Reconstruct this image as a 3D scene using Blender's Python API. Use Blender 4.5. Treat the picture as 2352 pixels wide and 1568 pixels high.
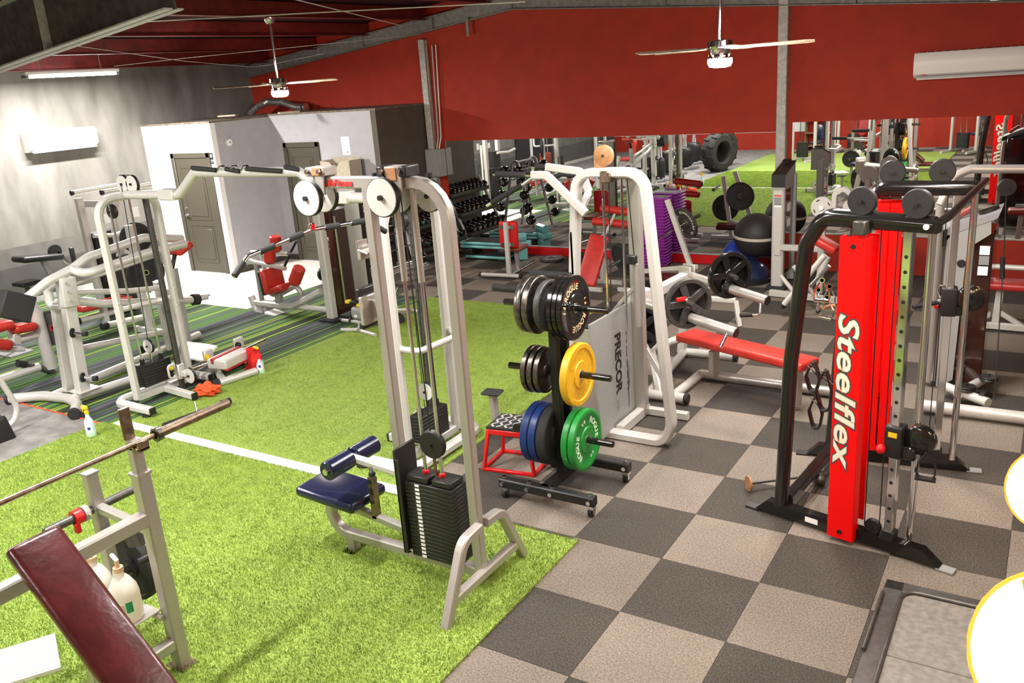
import bpy, bmesh, math, random
import numpy as np
from mathutils import Vector, Matrix
random.seed(7); np.random.seed(7)
for o in list(bpy.data.objects): bpy.data.objects.remove(o)
scene = bpy.context.scene
COL = scene.collection
# ------------------------------------------------------------------ camera
RC = np.array([[0.8479972, 0.5252429, -0.0708566], [0.0993797, -0.2888997, -0.9521873], [-0.5206001, 0.8004104, -0.2971846]])
CP = np.array([1.84318, -3.74282, 2.92996])
FPX = 1960.448
cd = bpy.data.cameras.new('camera'); cam = bpy.data.objects.new('camera', cd); COL.objects.link(cam)
cd.sensor_width = 36; cd.lens = FPX*36/2352; cd.clip_start = .05; cd.clip_end = 80
cam.matrix_world = Matrix([[RC[0][k], -RC[1][k], -RC[2][k], CP[k]] for k in range(3)]+[[0,0,0,1]])
scene.camera = cam
def ray(x, y): return RC.T@np.array([(x-1176)/FPX, (y-784)/FPX, 1])
def gz(x, y, z=0): d = ray(x, y); return CP+d*((z-CP[2])/d[2])
def ay(x, y, Y): d = ray(x, y); return CP+d*((Y-CP[1])/d[1])
def ax(x, y, X): d = ray(x, y); return CP+d*((X-CP[0])/d[0])
# ------------------------------------------------------------------ world, exposure, lights
w = bpy.data.worlds.new('world'); scene.world = w; w.use_nodes = True
w.node_tree.nodes['Background'].inputs[0].default_value = (1,.96,.92,1)
w.node_tree.nodes['Background'].inputs[1].default_value = .05
vs = scene.view_settings
vs.view_transform = 'Standard'; vs.look = 'None'; vs.gamma = 1; vs.use_curve_mapping = False
vs.exposure = EXPO = 0.03
def area(name, loc, sx, sy, power, color, spread=180, rot=(0,0,0)):
    l = bpy.data.lights.new(name, 'AREA'); l.shape = 'RECTANGLE'; l.size = sx; l.size_y = sy
    l.energy = power; l.color = color; l.spread = math.radians(spread)
    o = bpy.data.objects.new(name, l); COL.objects.link(o); o.location = loc; o.rotation_euler = rot
    return o
# strip lights under the roof: (x, y, z, length, power, colour); each gets its fixture further down
COOL = (1,.97,.93); WARM = (1,.86,.68)
STRIPS = [(-10.5,4.0,3.43,1.35,420,COOL), (-2.35,-.95,3.58,1.2,150,COOL), (-5.7,-1.7,3.45,2.4,210,COOL), (-.5,1.3,3.45,2.4,62,COOL), (.25,3.0,3.40,2.2,95,COOL),
          (1.5,.8,3.20,2.2,38,WARM), (-2.8,-5.5,3.55,2.4,150,COOL), (2.4,-3.5,3.12,2.4,40,WARM), (-8.2,-3.6,3.35,2.4,190,COOL)]
STRIP_LABELS = ['glaring strip light high on the left beside the concrete wall', 'bare strip light over the incline press station', 'bare strip light over the tyres and the grey mat', 'bare strip light over the plate tree',
    'bare strip light over the red press bench', 'warm strip light over the red trainer', 'bare strip light over the far end of the turf behind the camera', 'warm strip light over the camera', 'bare strip light over the row of elliptical trainers']
for i, (x, y, z, ln, pw, c) in enumerate(STRIPS):
    area('strip_lamp', (x, y, z-.075), .12, ln, pw, c)
# ------------------------------------------------------------------ materials
MATS = {}
def mat(name, col, rough=.5, metal=0., noise=0., nscale=60., bump=0., bscale=None, col2=None, spec=.5, coat=0., emit=None, estr=0., detail=3., trans=0.):
    m = bpy.data.materials.new(name); m.use_nodes = True; nt = m.node_tree; b = nt.nodes['Principled BSDF']
    b.inputs['Base Color'].default_value = (*col, 1); b.inputs['Roughness'].default_value = rough; b.inputs['Metallic'].default_value = metal
    b.inputs['Specular IOR Level'].default_value = spec; b.inputs['Coat Weight'].default_value = coat; b.inputs['Transmission Weight'].default_value = trans
    if emit: b.inputs['Emission Color'].default_value = (*emit, 1); b.inputs['Emission Strength'].default_value = estr
    if noise or bump:
        tc = nt.nodes.new('ShaderNodeTexCoord')
        n = nt.nodes.new('ShaderNodeTexNoise'); n.inputs['Scale'].default_value = nscale; n.inputs['Detail'].default_value = detail
        nt.links.new(tc.outputs['Object'], n.inputs['Vector'])
        if noise:
            mx = nt.nodes.new('ShaderNodeMix'); mx.data_type = 'RGBA'
            c2 = col2 or tuple(max(0, c*(1-noise)) for c in col); c1 = col if col2 else tuple(min(1, c*(1+noise)) for c in col)
            mx.inputs['A'].default_value = (*c2, 1); mx.inputs['B'].default_value = (*c1, 1)
            rp = nt.nodes.new('ShaderNodeMapRange'); rp.inputs['From Min'].default_value = .3; rp.inputs['From Max'].default_value = .7
            nt.links.new(n.outputs['Fac'], rp.inputs['Value']); nt.links.new(rp.outputs['Result'], mx.inputs['Factor']); nt.links.new(mx.outputs['Result'], b.inputs['Base Color'])
        if bump:
            bp = nt.nodes.new('ShaderNodeBump'); bp.inputs['Strength'].default_value = bump; bp.inputs['Distance'].default_value = .01
            src = n
            if bscale:
                src = nt.nodes.new('ShaderNodeTexNoise'); src.inputs['Scale'].default_value = bscale; nt.links.new(tc.outputs['Object'], src.inputs['Vector'])
            nt.links.new(src.outputs['Fac'], bp.inputs['Height']); nt.links.new(bp.outputs['Normal'], b.inputs['Normal'])
    MATS[name] = m; return m
mat('silver', (.44,.41,.375), .34, .5, .05, 90)
mat('white_frame', (.60,.58,.55), .36, .2, .04, 60)
mat('grey_frame', (.36,.35,.35), .4, .3, .05, 60)
mat('steel_dark', (.10,.095,.09), .4, .6, .2, 30)
mat('chrome', (.82,.82,.84), .1, 1.)
mat('rusty_steel', (.36,.27,.20), .32, .85, .5, 25, col2=(.16,.11,.08))
mat('black_gloss', (.010,.009,.008), .16, 0, coat=.3)
mat('black', (.013,.012,.012), .45)
mat('rubber', (.016,.015,.015), .75, 0, .4, 120)
mat('iron', (.07,.066,.063), .5, .4, .35, 40)
mat('worn_iron', (.23,.21,.19), .3, .9, .5, 25, col2=(.08,.06,.045))
mat('red_gloss', (.88,.004,.004), .4, 0, spec=.2)
mat('red_paint', (.62,.008,.010), .35)
mat('red_vinyl', (.50,.028,.018), .38, 0, .12, 14)
mat('red_pad', (.36,.018,.016), .4, 0, .15, 18)
mat('maroon', (.075,.010,.011), .28, 0, .3, 9, bump=.15, bscale=30, coat=.2)
mat('brown_pad', (.24,.05,.03), .4, 0, .2, 18)
mat('navy', (.007,.010,.038), .25, 0, .2, 12, coat=.3)
mat('pulley_white', (.58,.565,.54), .4)
mat('white_plastic', (.84,.83,.82), .35)
mat('white_sign', (.9,.9,.9), .5)
mat('label_black', (.01,.01,.012), .5)
mat('label_grey', (.25,.25,.26), .5)
mat('yellow', (.82,.55,.02), .4)
mat('yellow_plate', (.72,.40,.012), .42, 0, .12, 40)
mat('green_plate', (.012,.24,.035), .38, 0, .12, 40)
mat('blue_plate', (.012,.034,.15), .3, 0, .12, 40)
mat('gold_print', (.80,.58,.34), .5)
mat('pale_print', (.72,.86,.66), .5)
mat('cream_print', (.92,.86,.72), .5)
mat('dark_teal_print', (.012,.07,.08), .5)
mat('red_print', (.70,.02,.02), .5)
mat('green_print', (.02,.30,.12), .5)
mat('purple', (.40,.045,.46), .4, 0, .1, 30)
mat('teal', (.16,.44,.43), .4, 0, .08, 30)
mat('ball_black', (.018,.016,.016), .6, 0, .3, 90)
mat('ball_blue', (.02,.06,.38), .25, coat=.3)
mat('ball_navy', (.012,.018,.055), .28, coat=.3)
mat('ball_band', (.55,.5,.42), .5)
mat('fluid_bottle', (.62,.80,.86), .25)
mat('green_fluid', (.55,.85,.60), .25)
mat('jug', (.86,.82,.74), .38)
mat('pump_beige', (.72,.48,.32), .4)
mat('red_cloth', (.70,.02,.018), .9, 0, .3, 30)
mat('orange_cloth', (.80,.09,.02), .9, 0, .3, 30)
mat('cardboard', (.42,.37,.29), .7, 0, .15, 20)
mat('orange_board', (.36,.17,.07), .55, 0, .2, 30)
mat('door_taupe', (.062,.054,.038), .45, 0, .06, 40)
mat('brass', (.7,.6,.4), .25, 1.)
mat('smoked', (.035,.012,.008), .08, 0, coat=.5)
mat('fan_blade', (.50,.42,.31), .5, 0, .25, 14)
mat('metal_box', (.33,.33,.32), .5, .2, .15, 120)
mat('duct_foil', (.55,.54,.52), .28, .9, .2, 30)
mat('mirror_glass', (.86,.88,.87), .0, 1.)
mat('purlin_red', (.13,.010,.008), .5, .2, .3, 8)
mat('beam_grey', (.21,.205,.195), .55, .2, .25, 14)
mat('flange_grey', (.44,.43,.41), .5, .2, .2, 20)
mat('beam_dark', (.060,.052,.046), .6, .1, .4, 10)
mat('lamp_glow', (1,1,1), .5, emit=(1,.97,.92), estr=45)
mat('fan_glow', (1,1,1), .5, emit=(1,.93,.85), estr=26)
mat('bulb_glow', (1,1,1), .5, emit=(1,.74,.36), estr=14)
mat('amber_glass', (1,.62,.22), .05, 0, trans=1., emit=(1,.36,.03), estr=.9); MATS['amber_glass'].node_tree.nodes['Principled BSDF'].inputs['IOR'].default_value = 1.02
mat('glass', (1,1,1), .02, 0, trans=1.)
mat('screen_green', (.01,.01,.01), .3, emit=(.1,.9,.2), estr=1.5)
mat('tire', (.020,.018,.017), .8, 0, .4, 40)
mat('wood', (.30,.20,.12), .5, 0, .3, 12)
# ------------------------------------------------------------------ mesh builder
def V(p): return Vector((float(p[0]), float(p[1]), float(p[2])))
def rotz(a): return Matrix.Rotation(a, 3, 'Z')
class B:
    def __init__(s): s.v = []; s.f = []
    def add(s, v, f):
        o = len(s.v); s.v += [V(p) for p in v]; s.f += [tuple(i+o for i in q) for q in f]; return s
    def box(s, c, sz, R=None, ch=0.):
        c = V(c); hx, hy, hz = [k/2 for k in sz]; ch = min(ch, hx*.9, hy*.9, hz*.9)
        if ch <= 0:
            v = [Vector((x*hx, y*hy, z*hz)) for z in (-1,1) for y in (-1,1) for x in (-1,1)]
            f = [(0,2,3,1),(4,5,7,6),(0,1,5,4),(2,6,7,3),(0,4,6,2),(1,3,7,5)]
            return s.add([c+(R@p if R else p) for p in v], f)
        bm = bmesh.new(); bmesh.ops.create_cube(bm, size=1)
        for q in bm.verts: q.co = Vector((q.co.x*2*hx, q.co.y*2*hy, q.co.z*2*hz))
        bmesh.ops.bevel(bm, geom=bm.edges[:], offset=ch, segments=1 if ch < .012 else 3, profile=.5, affect='EDGES')
        bm.verts.index_update()
        s.add([c+(R@q.co if R else q.co) for q in bm.verts], [tuple(q.index for q in fc.verts) for fc in bm.faces]); bm.free(); return s
    def box2(s, a, b, ch=0.):
        return s.box([(a[k]+b[k])/2 for k in range(3)], [abs(a[k]-b[k]) for k in range(3)], None, ch)
    def bar(s, p0, p1, w, h, side=None, ch=.006):
        p0, p1 = V(p0), V(p1); d = p1-p0; L = d.length; d = d/L
        if side is None: side = Vector((0,0,1)).cross(d) if abs(d.z) < .95 else Vector((1,0,0))
        sd = V(side); sd = (sd-d*sd.dot(d)).normalized(); u = d.cross(sd)
        return s.box((p0+p1)/2, (w, h, L), Matrix((sd, u, d)).transposed(), ch)
    def fillet(s, pts, r, n=5):
        pts = [V(p) for p in pts]
        if r <= 0 or len(pts) < 3: return pts
        out = [pts[0]]
        for i in range(1, len(pts)-1):
            a, b, c = pts[i-1], pts[i], pts[i+1]; u = (a-b); v = (c-b); la, lc = u.length, v.length; u /= la; v /= lc
            ang = u.angle(v)
            if ang > math.pi-.03: out.append(b); continue
            t = min(r/math.tan(ang/2), la*.49, lc*.49); rr = t*math.tan(ang/2)
            bis = (u+v).normalized(); ce = b+bis*(rr/math.sin(ang/2)); s0 = b+u*t-ce; s1 = b+v*t-ce; tot = s0.angle(s1); axs = s0.cross(s1).normalized()
            for k in range(n+1): out.append(ce+Matrix.Rotation(tot*k/n, 3, axs)@s0)
        out.append(pts[-1]); return out
    def sweep(s, pts, sec, side=None, closed=False, cap=True, scale=None):
        n = len(pts); m = len(sec); T = []
        for i in range(n):
            a = pts[i-1] if (i or closed) else pts[i]; b = pts[(i+1)%n] if (i < n-1 or closed) else pts[i]
            T.append((b-a).normalized())
        if side is not None: u = V(side)
        else:
            u = Vector((0,0,1)) if abs(T[0].z) < .9 else Vector((1,0,0))
        v = []; 
        for i in range(n):
            t = T[i]; u = u-t*u.dot(t)
            if u.length < 1e-5: u = t.orthogonal()
            u = u.normalized(); w = t.cross(u); k = scale[i] if scale else 1
            # widen at mitre
            v += [pts[i]+u*(x*k)+w*(y*k) for x, y in sec]
            if side is not None: u = V(side)
        f = []
        for i in range(n if closed else n-1):
            j = (i+1)%n
            for q in range(m): f.append((i*m+q, i*m+(q+1)%m, j*m+(q+1)%m, j*m+q))
        if cap and not closed: f.append(tuple(range(m-1,-1,-1))); f.append(tuple((n-1)*m+q for q in range(m)))
        return s.add(v, f)
    def tube(s, pts, r, n=10, fil=0, closed=False, scale=None):
        P = s.fillet(pts, fil); return s.sweep(P, [(r*math.cos(2*math.pi*k/n), r*math.sin(2*math.pi*k/n)) for k in range(n)], closed=closed, scale=scale)
    def rtube(s, pts, w, h, side, fil=0, c=.008):
        P = s.fillet(pts, fil); a, b = w/2, h/2; c = min(c, a*.6, b*.6)
        return s.sweep(P, [(a,-b+c),(a,b-c),(a-c,b),(-a+c,b),(-a,b-c),(-a,-b+c),(-a+c,-b),(a-c,-b)], side=side)
    def lathe(s, o, axis, prof, n=24, up=None):
        o = V(o); d = V(axis).normalized(); u = V(up) if up is not None else d.orthogonal(); u = (u-d*u.dot(d)).normalized(); w = d.cross(u); v = []; f = []
        for r, h in prof:
            for k in range(n): a = 2*math.pi*k/n; v.append(o+d*h+(u*math.cos(a)+w*math.sin(a))*r)
        m = len(prof)
        for i in range(m-1):
            for k in range(n): f.append((i*n+k, i*n+(k+1)%n, (i+1)*n+(k+1)%n, (i+1)*n+k))
        f.append(tuple(range(n-1,-1,-1))); f.append(tuple((m-1)*n+k for k in range(n)))
        return s.add(v, f)
    def cyl(s, p0, p1, r, n=16, r1=None, ch=0):
        p0, p1 = V(p0), V(p1); L = (p1-p0).length; r1 = r if r1 is None else r1
        pr = [(r, 0), (r1, L)] if not ch else [(r-ch, 0), (r, ch), (r1, L-ch), (r1-ch, L)]
        return s.lathe(p0, p1-p0, pr, n)
    def ring(s, o, axis, r0, r1, h, n=24):   # washer
        return s.lathe(o, axis, [(r0,-h/2),(r1,-h/2),(r1,h/2),(r0,h/2),(r0,-h/2)], n)
    def sph(s, c, r, sc=(1,1,1), n=16, m=10):
        c = V(c); v = []; f = []
        for i in range(m+1):
            t = math.pi*i/m
            for k in range(n): a = 2*math.pi*k/n; v.append(c+Vector((r*sc[0]*math.sin(t)*math.cos(a), r*sc[1]*math.sin(t)*math.sin(a), r*sc[2]*math.cos(t))))
        for i in range(m):
            for k in range(n): f.append((i*n+k, (i+1)*n+k, (i+1)*n+(k+1)%n, i*n+(k+1)%n))
        return s.add(v, f)
    def poly(s, pts, h, d):   # prism: polygon pts extruded along vector d*h
        d = V(d)*h; n = len(pts); P = [V(p) for p in pts]
        return s.add(P+[p+d for p in P], [tuple(range(n-1,-1,-1)), tuple(range(n, 2*n))]+[(i,(i+1)%n,n+(i+1)%n,n+i) for i in range(n)])
def mesh_obj(name, b, m, loc=(0,0,0), parent=None, angle=.7, smooth=True):
    me = bpy.data.meshes.new(name); L = V(loc)
    me.from_pydata([p-L for p in b.v], [], b.f)
    me.materials.append(MATS[m] if isinstance(m, str) else m)
    bm = bmesh.new(); bm.from_mesh(me); bmesh.ops.recalc_face_normals(bm, faces=bm.faces); bm.to_mesh(me); bm.free()
    if smooth:
        me.polygons.foreach_set('use_smooth', [True]*len(me.polygons)); me.set_sharp_from_angle(angle=angle)
    o = bpy.data.objects.new(name, me); COL.objects.link(o)
    if parent is None: o.location = L
    else: o.parent = parent
    return o
class Thing:
    """an Empty at the thing's base that parents its parts; meshes are given in world coordinates"""
    def __init__(s, name, label, cat, loc, group=None, kind=None):
        s.o = bpy.data.objects.new(name, None); COL.objects.link(s.o); s.loc = V(loc); s.o.location = s.loc; s.o.empty_display_size = .1
        s.o['label'] = label; s.o['category'] = cat
        if group: s.o['group'] = group
        if kind: s.o['kind'] = kind
    def part(s, name, b, m, parent=None, label=None, angle=.7):
        o = mesh_obj(name, b, m, s.loc, parent or s.o, angle)
        if label: o['label'] = label
        return o
    def text(s, name, txt, m, size, o, xd, yd, parent=None, ext=.001, bold=0., shear=0., align='LEFT', sx=1., space=1., label=None):
        b = text_mesh(txt, size, o, xd, yd, ext, bold, shear, align, sx, space)
        return s.part(name, b, m, parent, label)
def text_mesh(txt, size, o, xd, yd, ext=.001, bold=0., shear=0., align='LEFT', sx=1., space=1.):
    cu = bpy.data.curves.new('t', 'FONT'); cu.body = txt; cu.size = size; cu.extrude = ext; cu.offset = bold; cu.shear = shear; cu.align_x = align; cu.resolution_u = 3; cu.space_character = space
    ob = bpy.data.objects.new('t', cu); COL.objects.link(ob); dg = bpy.context.evaluated_depsgraph_get(); me = bpy.data.meshes.new_from_object(ob.evaluated_get(dg))
    X = V(xd).normalized(); Y = V(yd).normalized(); Z = X.cross(Y); O = V(o); b = B()
    b.add([O+X*(v.co.x*sx)+Y*v.co.y+Z*v.co.z for v in me.vertices], [tuple(p.vertices) for p in me.polygons])
    bpy.data.objects.remove(ob); bpy.data.curves.remove(cu); bpy.data.meshes.remove(me); return b
def arc_text(txt, size, c, nrm, up, rad, a0, step, ext=.0008, flip=False, bold=0.):
    """letters on an arc round c in the plane normal to nrm; angles clockwise from up"""
    n = V(nrm).normalized(); u = V(up); u = (u-n*u.dot(n)).normalized(); r = u.cross(n); b = B()
    for i, chh in enumerate(txt):
        a = a0+(i-(len(txt)-1)/2)*step*(-1 if flip else 1); d = u*math.cos(a)+r*math.sin(a); t = r*math.cos(a)-u*math.sin(a)
        if flip: q = text_mesh(chh, size, V(c)+d*(rad+size*.36), -t, -d, ext, bold, 0, 'CENTER')
        else: q = text_mesh(chh, size, V(c)+d*(rad-size*.36), t, d, ext, bold, 0, 'CENTER')
        b.add(q.v, q.f)
    return b
def single(name, b, m, label, cat, loc, group=None, kind=None, angle=.7):
    o = mesh_obj(name, b, m, loc, None, angle); o['label'] = label; o['category'] = cat
    if group: o['group'] = group
    if kind: o['kind'] = kind
    return o
def struct(name, b, m, parent=None, angle=.7, label=None):
    o = mesh_obj(name, b, m, (0,0,0), parent, angle)
    if parent is None: o['kind'] = 'structure'
    if label: o['label'] = label
    return o
def dup(o, loc=None, rz=None, parent=None, label=None, group=None):
    c = o.copy(); COL.objects.link(c)
    if parent is not None: c.parent = parent
    elif loc is not None: c.location = loc
    if rz is not None: c.rotation_euler.z = rz
    if label: c['label'] = label
    if group: c['group'] = group
    for ch in list(o.children):
        if ch.name != c.name: dup(ch, parent=c)
    return c
# ------------------------------------------------------------------ setting
YW, XL, XR, YN = 8.5, -11.8, 4.6, -8.0
APX = -5.6
def rb(x): return 3.23+.107*(x+11.85) if x < APX else 3.23+.107*(APX+11.85)-.085*(x-APX)     # underside of the end-wall rafter
def roofhit(x, y, off):
    d = ray(x, y); t = 0
    for k in range(4000):
        t += .006; q = CP+d*t
        if q[2] >= rb(q[0])+off: return V(q)
    return V(CP+d*12)
T_ = .61
def node_mat(name, rough):
    m = bpy.data.materials.new(name); m.use_nodes = True; nt = m.node_tree; MATS[name] = m
    nt.nodes['Principled BSDF'].inputs['Roughness'].default_value = rough; return m, nt, nt.nodes['Principled BSDF']
def nd(nt, t, **kw):
    n = nt.nodes.new(t)
    for k, v in kw.items():
        if k.startswith('i_'): n.inputs[k[2:].replace('_', ' ')].default_value = v
        else: setattr(n, k, v)
    return n
# speckled carpet tile
def tile_mat(name, lo, hi):
    m, nt, b = node_mat(name, .95); g = nd(nt, 'ShaderNodeNewGeometry')
    n = nd(nt, 'ShaderNodeTexNoise', i_Scale=95., i_Detail=3.); n2 = nd(nt, 'ShaderNodeTexNoise', i_Scale=2.2, i_Detail=4.); oi = nd(nt, 'ShaderNodeObjectInfo')
    for q in (n, n2): nt.links.new(g.outputs['Position'], q.inputs['Vector'])
    r = nd(nt, 'ShaderNodeValToRGB'); r.color_ramp.elements[0].position = .33; r.color_ramp.elements[1].position = .68
    r.color_ramp.elements[0].color = (*lo,1); r.color_ramp.elements[1].color = (*hi,1)
    nt.links.new(n.outputs['Fac'], r.inputs['Fac'])
    mr = nd(nt, 'ShaderNodeMapRange'); mr.inputs['To Min'].default_value = .72; mr.inputs['To Max'].default_value = 1.22; nt.links.new(n2.outputs['Fac'], mr.inputs['Value'])
    ms = nd(nt, 'ShaderNodeMapRange'); ms.inputs['To Min'].default_value = .88; ms.inputs['To Max'].default_value = 1.1; nt.links.new(oi.outputs['Random'], ms.inputs['Value'])
    mu = nd(nt, 'ShaderNodeMath', operation='MULTIPLY'); nt.links.new(mr.outputs['Result'], mu.inputs[0]); nt.links.new(ms.outputs['Result'], mu.inputs[1])
    mx = nd(nt, 'ShaderNodeVectorMath', operation='SCALE'); nt.links.new(r.outputs['Color'], mx.inputs[0]); nt.links.new(mu.outputs['Value'], mx.inputs['Scale'])
    nt.links.new(mx.outputs['Vector'], b.inputs['Base Color'])
    bp = nd(nt, 'ShaderNodeBump', i_Strength=.4, i_Distance=.004); nt.links.new(n.outputs['Fac'], bp.inputs['Height']); nt.links.new(bp.outputs['Normal'], b.inputs['Normal'])
tile_mat('tile_light', (.12,.098,.078), (.265,.22,.18)); tile_mat('tile_dark', (.026,.0215,.0175), (.082,.068,.056))
# far floor: the same chequer as a material
m, nt, b = node_mat('far_chequer', .95); g = nd(nt, 'ShaderNodeNewGeometry'); ck = nd(nt, 'ShaderNodeTexChecker', i_Scale=1/T_)
of = nd(nt, 'ShaderNodeVectorMath', operation='MULTIPLY'); of.inputs[1].default_value = (1,1,0); o2 = nd(nt, 'ShaderNodeVectorMath', operation='ADD'); o2.inputs[1].default_value = (.0001,.0001,.2)
nt.links.new(g.outputs['Position'], of.inputs[0]); nt.links.new(of.outputs['Vector'], o2.inputs[0]); nt.links.new(o2.outputs['Vector'], ck.inputs['Vector'])
ck.inputs['Color1'].default_value = (.05,.042,.034,1); ck.inputs['Color2'].default_value = (.23,.195,.165,1); nt.links.new(ck.outputs['Color'], b.inputs['Base Color'])
floor = struct('floor', B().box2((XL,YN,-.10), (XR,YW,-.009)), 'far_chequer')
def tile_mesh(m):
    bb = B().box((0,0,-.004), (.6075,.6075,.008)); o = mesh_obj('carpet_tile', bb, m, smooth=False); return o
TL = {0: tile_mesh('tile_dark'), 1: tile_mesh('tile_light')}; used = set()
def tile_ok(x, y):
    if y > 5.52: return x > -7.9
    if y > .5: return x > -2.4
    return x > -.9 and y > -2.6
for i in range(-13, 5):
    for j in range(-4, 14):
        cx, cy = (i+.5)*T_, (j+.5)*T_
        if not tile_ok(cx+.3, cy+.3) or cy+.3 > YW+.02: continue
        k = (i+j) % 2; o = TL[k]
        if k in used: o = o.copy(); COL.objects.link(o)
        used.add(k); o.parent = floor; o.location = (cx, cy, random.uniform(-.0008,.0008)); o.rotation_euler.z = random.choice((0,1,2,3))*math.pi/2
# striped carpet
m, nt, b = node_mat('striped_carpet', .95); g = nd(nt, 'ShaderNodeNewGeometry'); sx = nd(nt, 'ShaderNodeSeparateXYZ'); nt.links.new(g.outputs['Position'], sx.inputs[0])
def wn(scale, off=0.):
    a = nd(nt, 'ShaderNodeMath', operation='MULTIPLY_ADD'); a.inputs[1].default_value = scale; a.inputs[2].default_value = off; nt.links.new(sx.outputs['X'], a.inputs[0])
    f = nd(nt, 'ShaderNodeMath', operation='FLOOR'); nt.links.new(a.outputs[0], f.inputs[0]); q = nd(nt, 'ShaderNodeTexWhiteNoise', noise_dimensions='1D'); nt.links.new(f.outputs[0], q.inputs['W']); return q
def ramp(src, els):
    r = nd(nt, 'ShaderNodeValToRGB'); r.color_ramp.interpolation = 'CONSTANT'; e = r.color_ramp.elements
    while len(e) < len(els): e.new(.5)
    for k, (p, c) in enumerate(els): e[k].position = p; e[k].color = (*c,1)
    nt.links.new(src.outputs['Value'], r.inputs['Fac']); return r
fine = ramp(wn(46.), [(0,(.022,.036,.016)),(.24,(.05,.14,.022)),(.46,(.085,.22,.03)),(.62,(.012,.015,.013)),(.80,(.34,.38,.035)),(.89,(.06,.16,.025))])
broad = ramp(wn(15., 3.3), [(0,(.035,.038,.048)),(.5,(.065,.068,.08))]); sel = wn(15., 3.3)
lt = nd(nt, 'ShaderNodeMath', operation='LESS_THAN'); lt.inputs[1].default_value = .22; q2 = wn(15., 91.3); nt.links.new(q2.outputs['Value'], lt.inputs[0])
mx = nd(nt, 'ShaderNodeMix', data_type='RGBA'); nt.links.new(lt.outputs[0], mx.inputs['Factor']); nt.links.new(fine.outputs['Color'], mx.inputs['A']); nt.links.new(broad.outputs['Color'], mx.inputs['B'])
nt.links.new(mx.outputs['Result'], b.inputs['Base Color'])
carpet = struct('floor_carpet', B().poly([(XL,.55,-.008),(-5.52,.55,-.008),(-5.52,5.52,-.008),(-7.8,5.52,-.008),(-7.8,4.2,-.008),(XL,4.2,-.008)], .010, (0,0,1)), 'striped_carpet')
# pale vinyl planks by the restrooms
mat('vinyl', (.74,.70,.65), .4, 0, .06, 9)
planks = struct('floor_vinyl', B().poly([(XL,4.2,-.009),(-7.8,4.2,-.009),(-7.8,5.52,-.009),(-7.55,5.52,-.009),(-7.55,7.15,-.009),(-10,7.15,-.009),(-10,5.87,-.009),(XL,5.87,-.009)], .004, (0,0,1)), 'vinyl')
nb = 0
for r_ in range(9):
    y0 = 4.2+r_*.185; y1 = y0+.182
    if y1 > 5.87: break
    x = XL+random.uniform(-.9,0)
    while x < -7.82:
        a, c = max(x, XL), min(x+1.2, -7.81)
        if c-a > .05: struct('plank', B().box2((a+.002,y0,-.005), (c-.002,y1,.0005)), 'vinyl', planks); nb += 1
        x += 1.203
# grey mat floor by the turf, left of picture
mat('grey_mat', (.20,.188,.175), .8, 0, .35, 6, bump=.2, bscale=60)
struct('floor_mat', B().box2((XL,YN,-.008), (-5.76,.548,.0)), 'grey_mat')
struct('trim_1', B().bar((XL,.55,.004), (-5.75,.55,.004), .018, .012), 'orange_cloth')
# turf
m, nt, b = node_mat('turf', .85); g = nd(nt, 'ShaderNodeNewGeometry'); n = nd(nt, 'ShaderNodeTexNoise', i_Scale=95., i_Detail=3.); n2 = nd(nt, 'ShaderNodeTexNoise', i_Scale=1.7, i_Detail=3.)
for q in (n, n2): nt.links.new(g.outputs['Position'], q.inputs['Vector'])
r = nd(nt, 'ShaderNodeValToRGB'); e = r.color_ramp.elements; e[0].position = .30; e[0].color = (.15,.235,.035,1); e[1].position = .72; e[1].color = (.40,.53,.10,1); nt.links.new(n.outputs['Fac'], r.inputs['Fac'])
mr = nd(nt, 'ShaderNodeMapRange'); mr.inputs['To Min'].default_value = .8; mr.inputs['To Max'].default_value = 1.2; nt.links.new(n2.outputs['Fac'], mr.inputs['Value'])
mx = nd(nt, 'ShaderNodeVectorMath', operation='SCALE'); nt.links.new(r.outputs['Color'], mx.inputs[0]); nt.links.new(mr.outputs['Result'], mx.inputs['Scale']); nt.links.new(mx.outputs['Vector'], b.inputs['Base Color'])
bp = nd(nt, 'ShaderNodeBump', i_Strength=.7, i_Distance=.02); nt.links.new(n.outputs['Fac'], bp.inputs['Height']); nt.links.new(bp.outputs['Normal'], b.inputs['Normal'])
struct('floor_turf', B().box2((-5.52,.70,-.008), (-2.05,5.53,.012)), 'turf')
TURF2 = (-5.76, -.56, -6.5, .56)
struct('floor_turf_near', B().box2((TURF2[0],TURF2[2],-.008), (TURF2[1],TURF2[3],.012)), 'turf')
mat('blade', (.37,.48,.065), .6, 0, .45, 9, col2=(.17,.27,.03))
def blades(name, x0, x1, y0, y1, dens, hgt, wid):
    N = int((x1-x0)*(y1-y0)*dens); r = np.random.rand(N, 6)
    base = np.stack([x0+(x1-x0)*r[:,0], y0+(y1-y0)*r[:,1], np.full(N,.008)], 1)
    a = r[:,2]*2*np.pi; h = hgt*(.55+.75*r[:,3]); d = np.stack([np.cos(a), np.sin(a), 0*a], 1)*wid; ln = r[:,4]*2*np.pi
    tip = base+np.stack([np.cos(ln)*h*.75*r[:,5], np.sin(ln)*h*.75*r[:,5], h], 1)
    v = np.empty((N,3,3)); v[:,0] = base-d; v[:,1] = base+d; v[:,2] = tip
    me = bpy.data.meshes.new(name); me.vertices.add(N*3); me.vertices.foreach_set('co', v.ravel()); me.loops.add(N*3); me.loops.foreach_set('vertex_index', np.arange(N*3, dtype=np.int32))
    me.polygons.add(N); me.polygons.foreach_set('loop_start', np.arange(0, N*3, 3, dtype=np.int32)); me.update(calc_edges=True); me.materials.append(MATS['blade'])
    o = bpy.data.objects.new(name, me); COL.objects.link(o); return o
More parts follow.
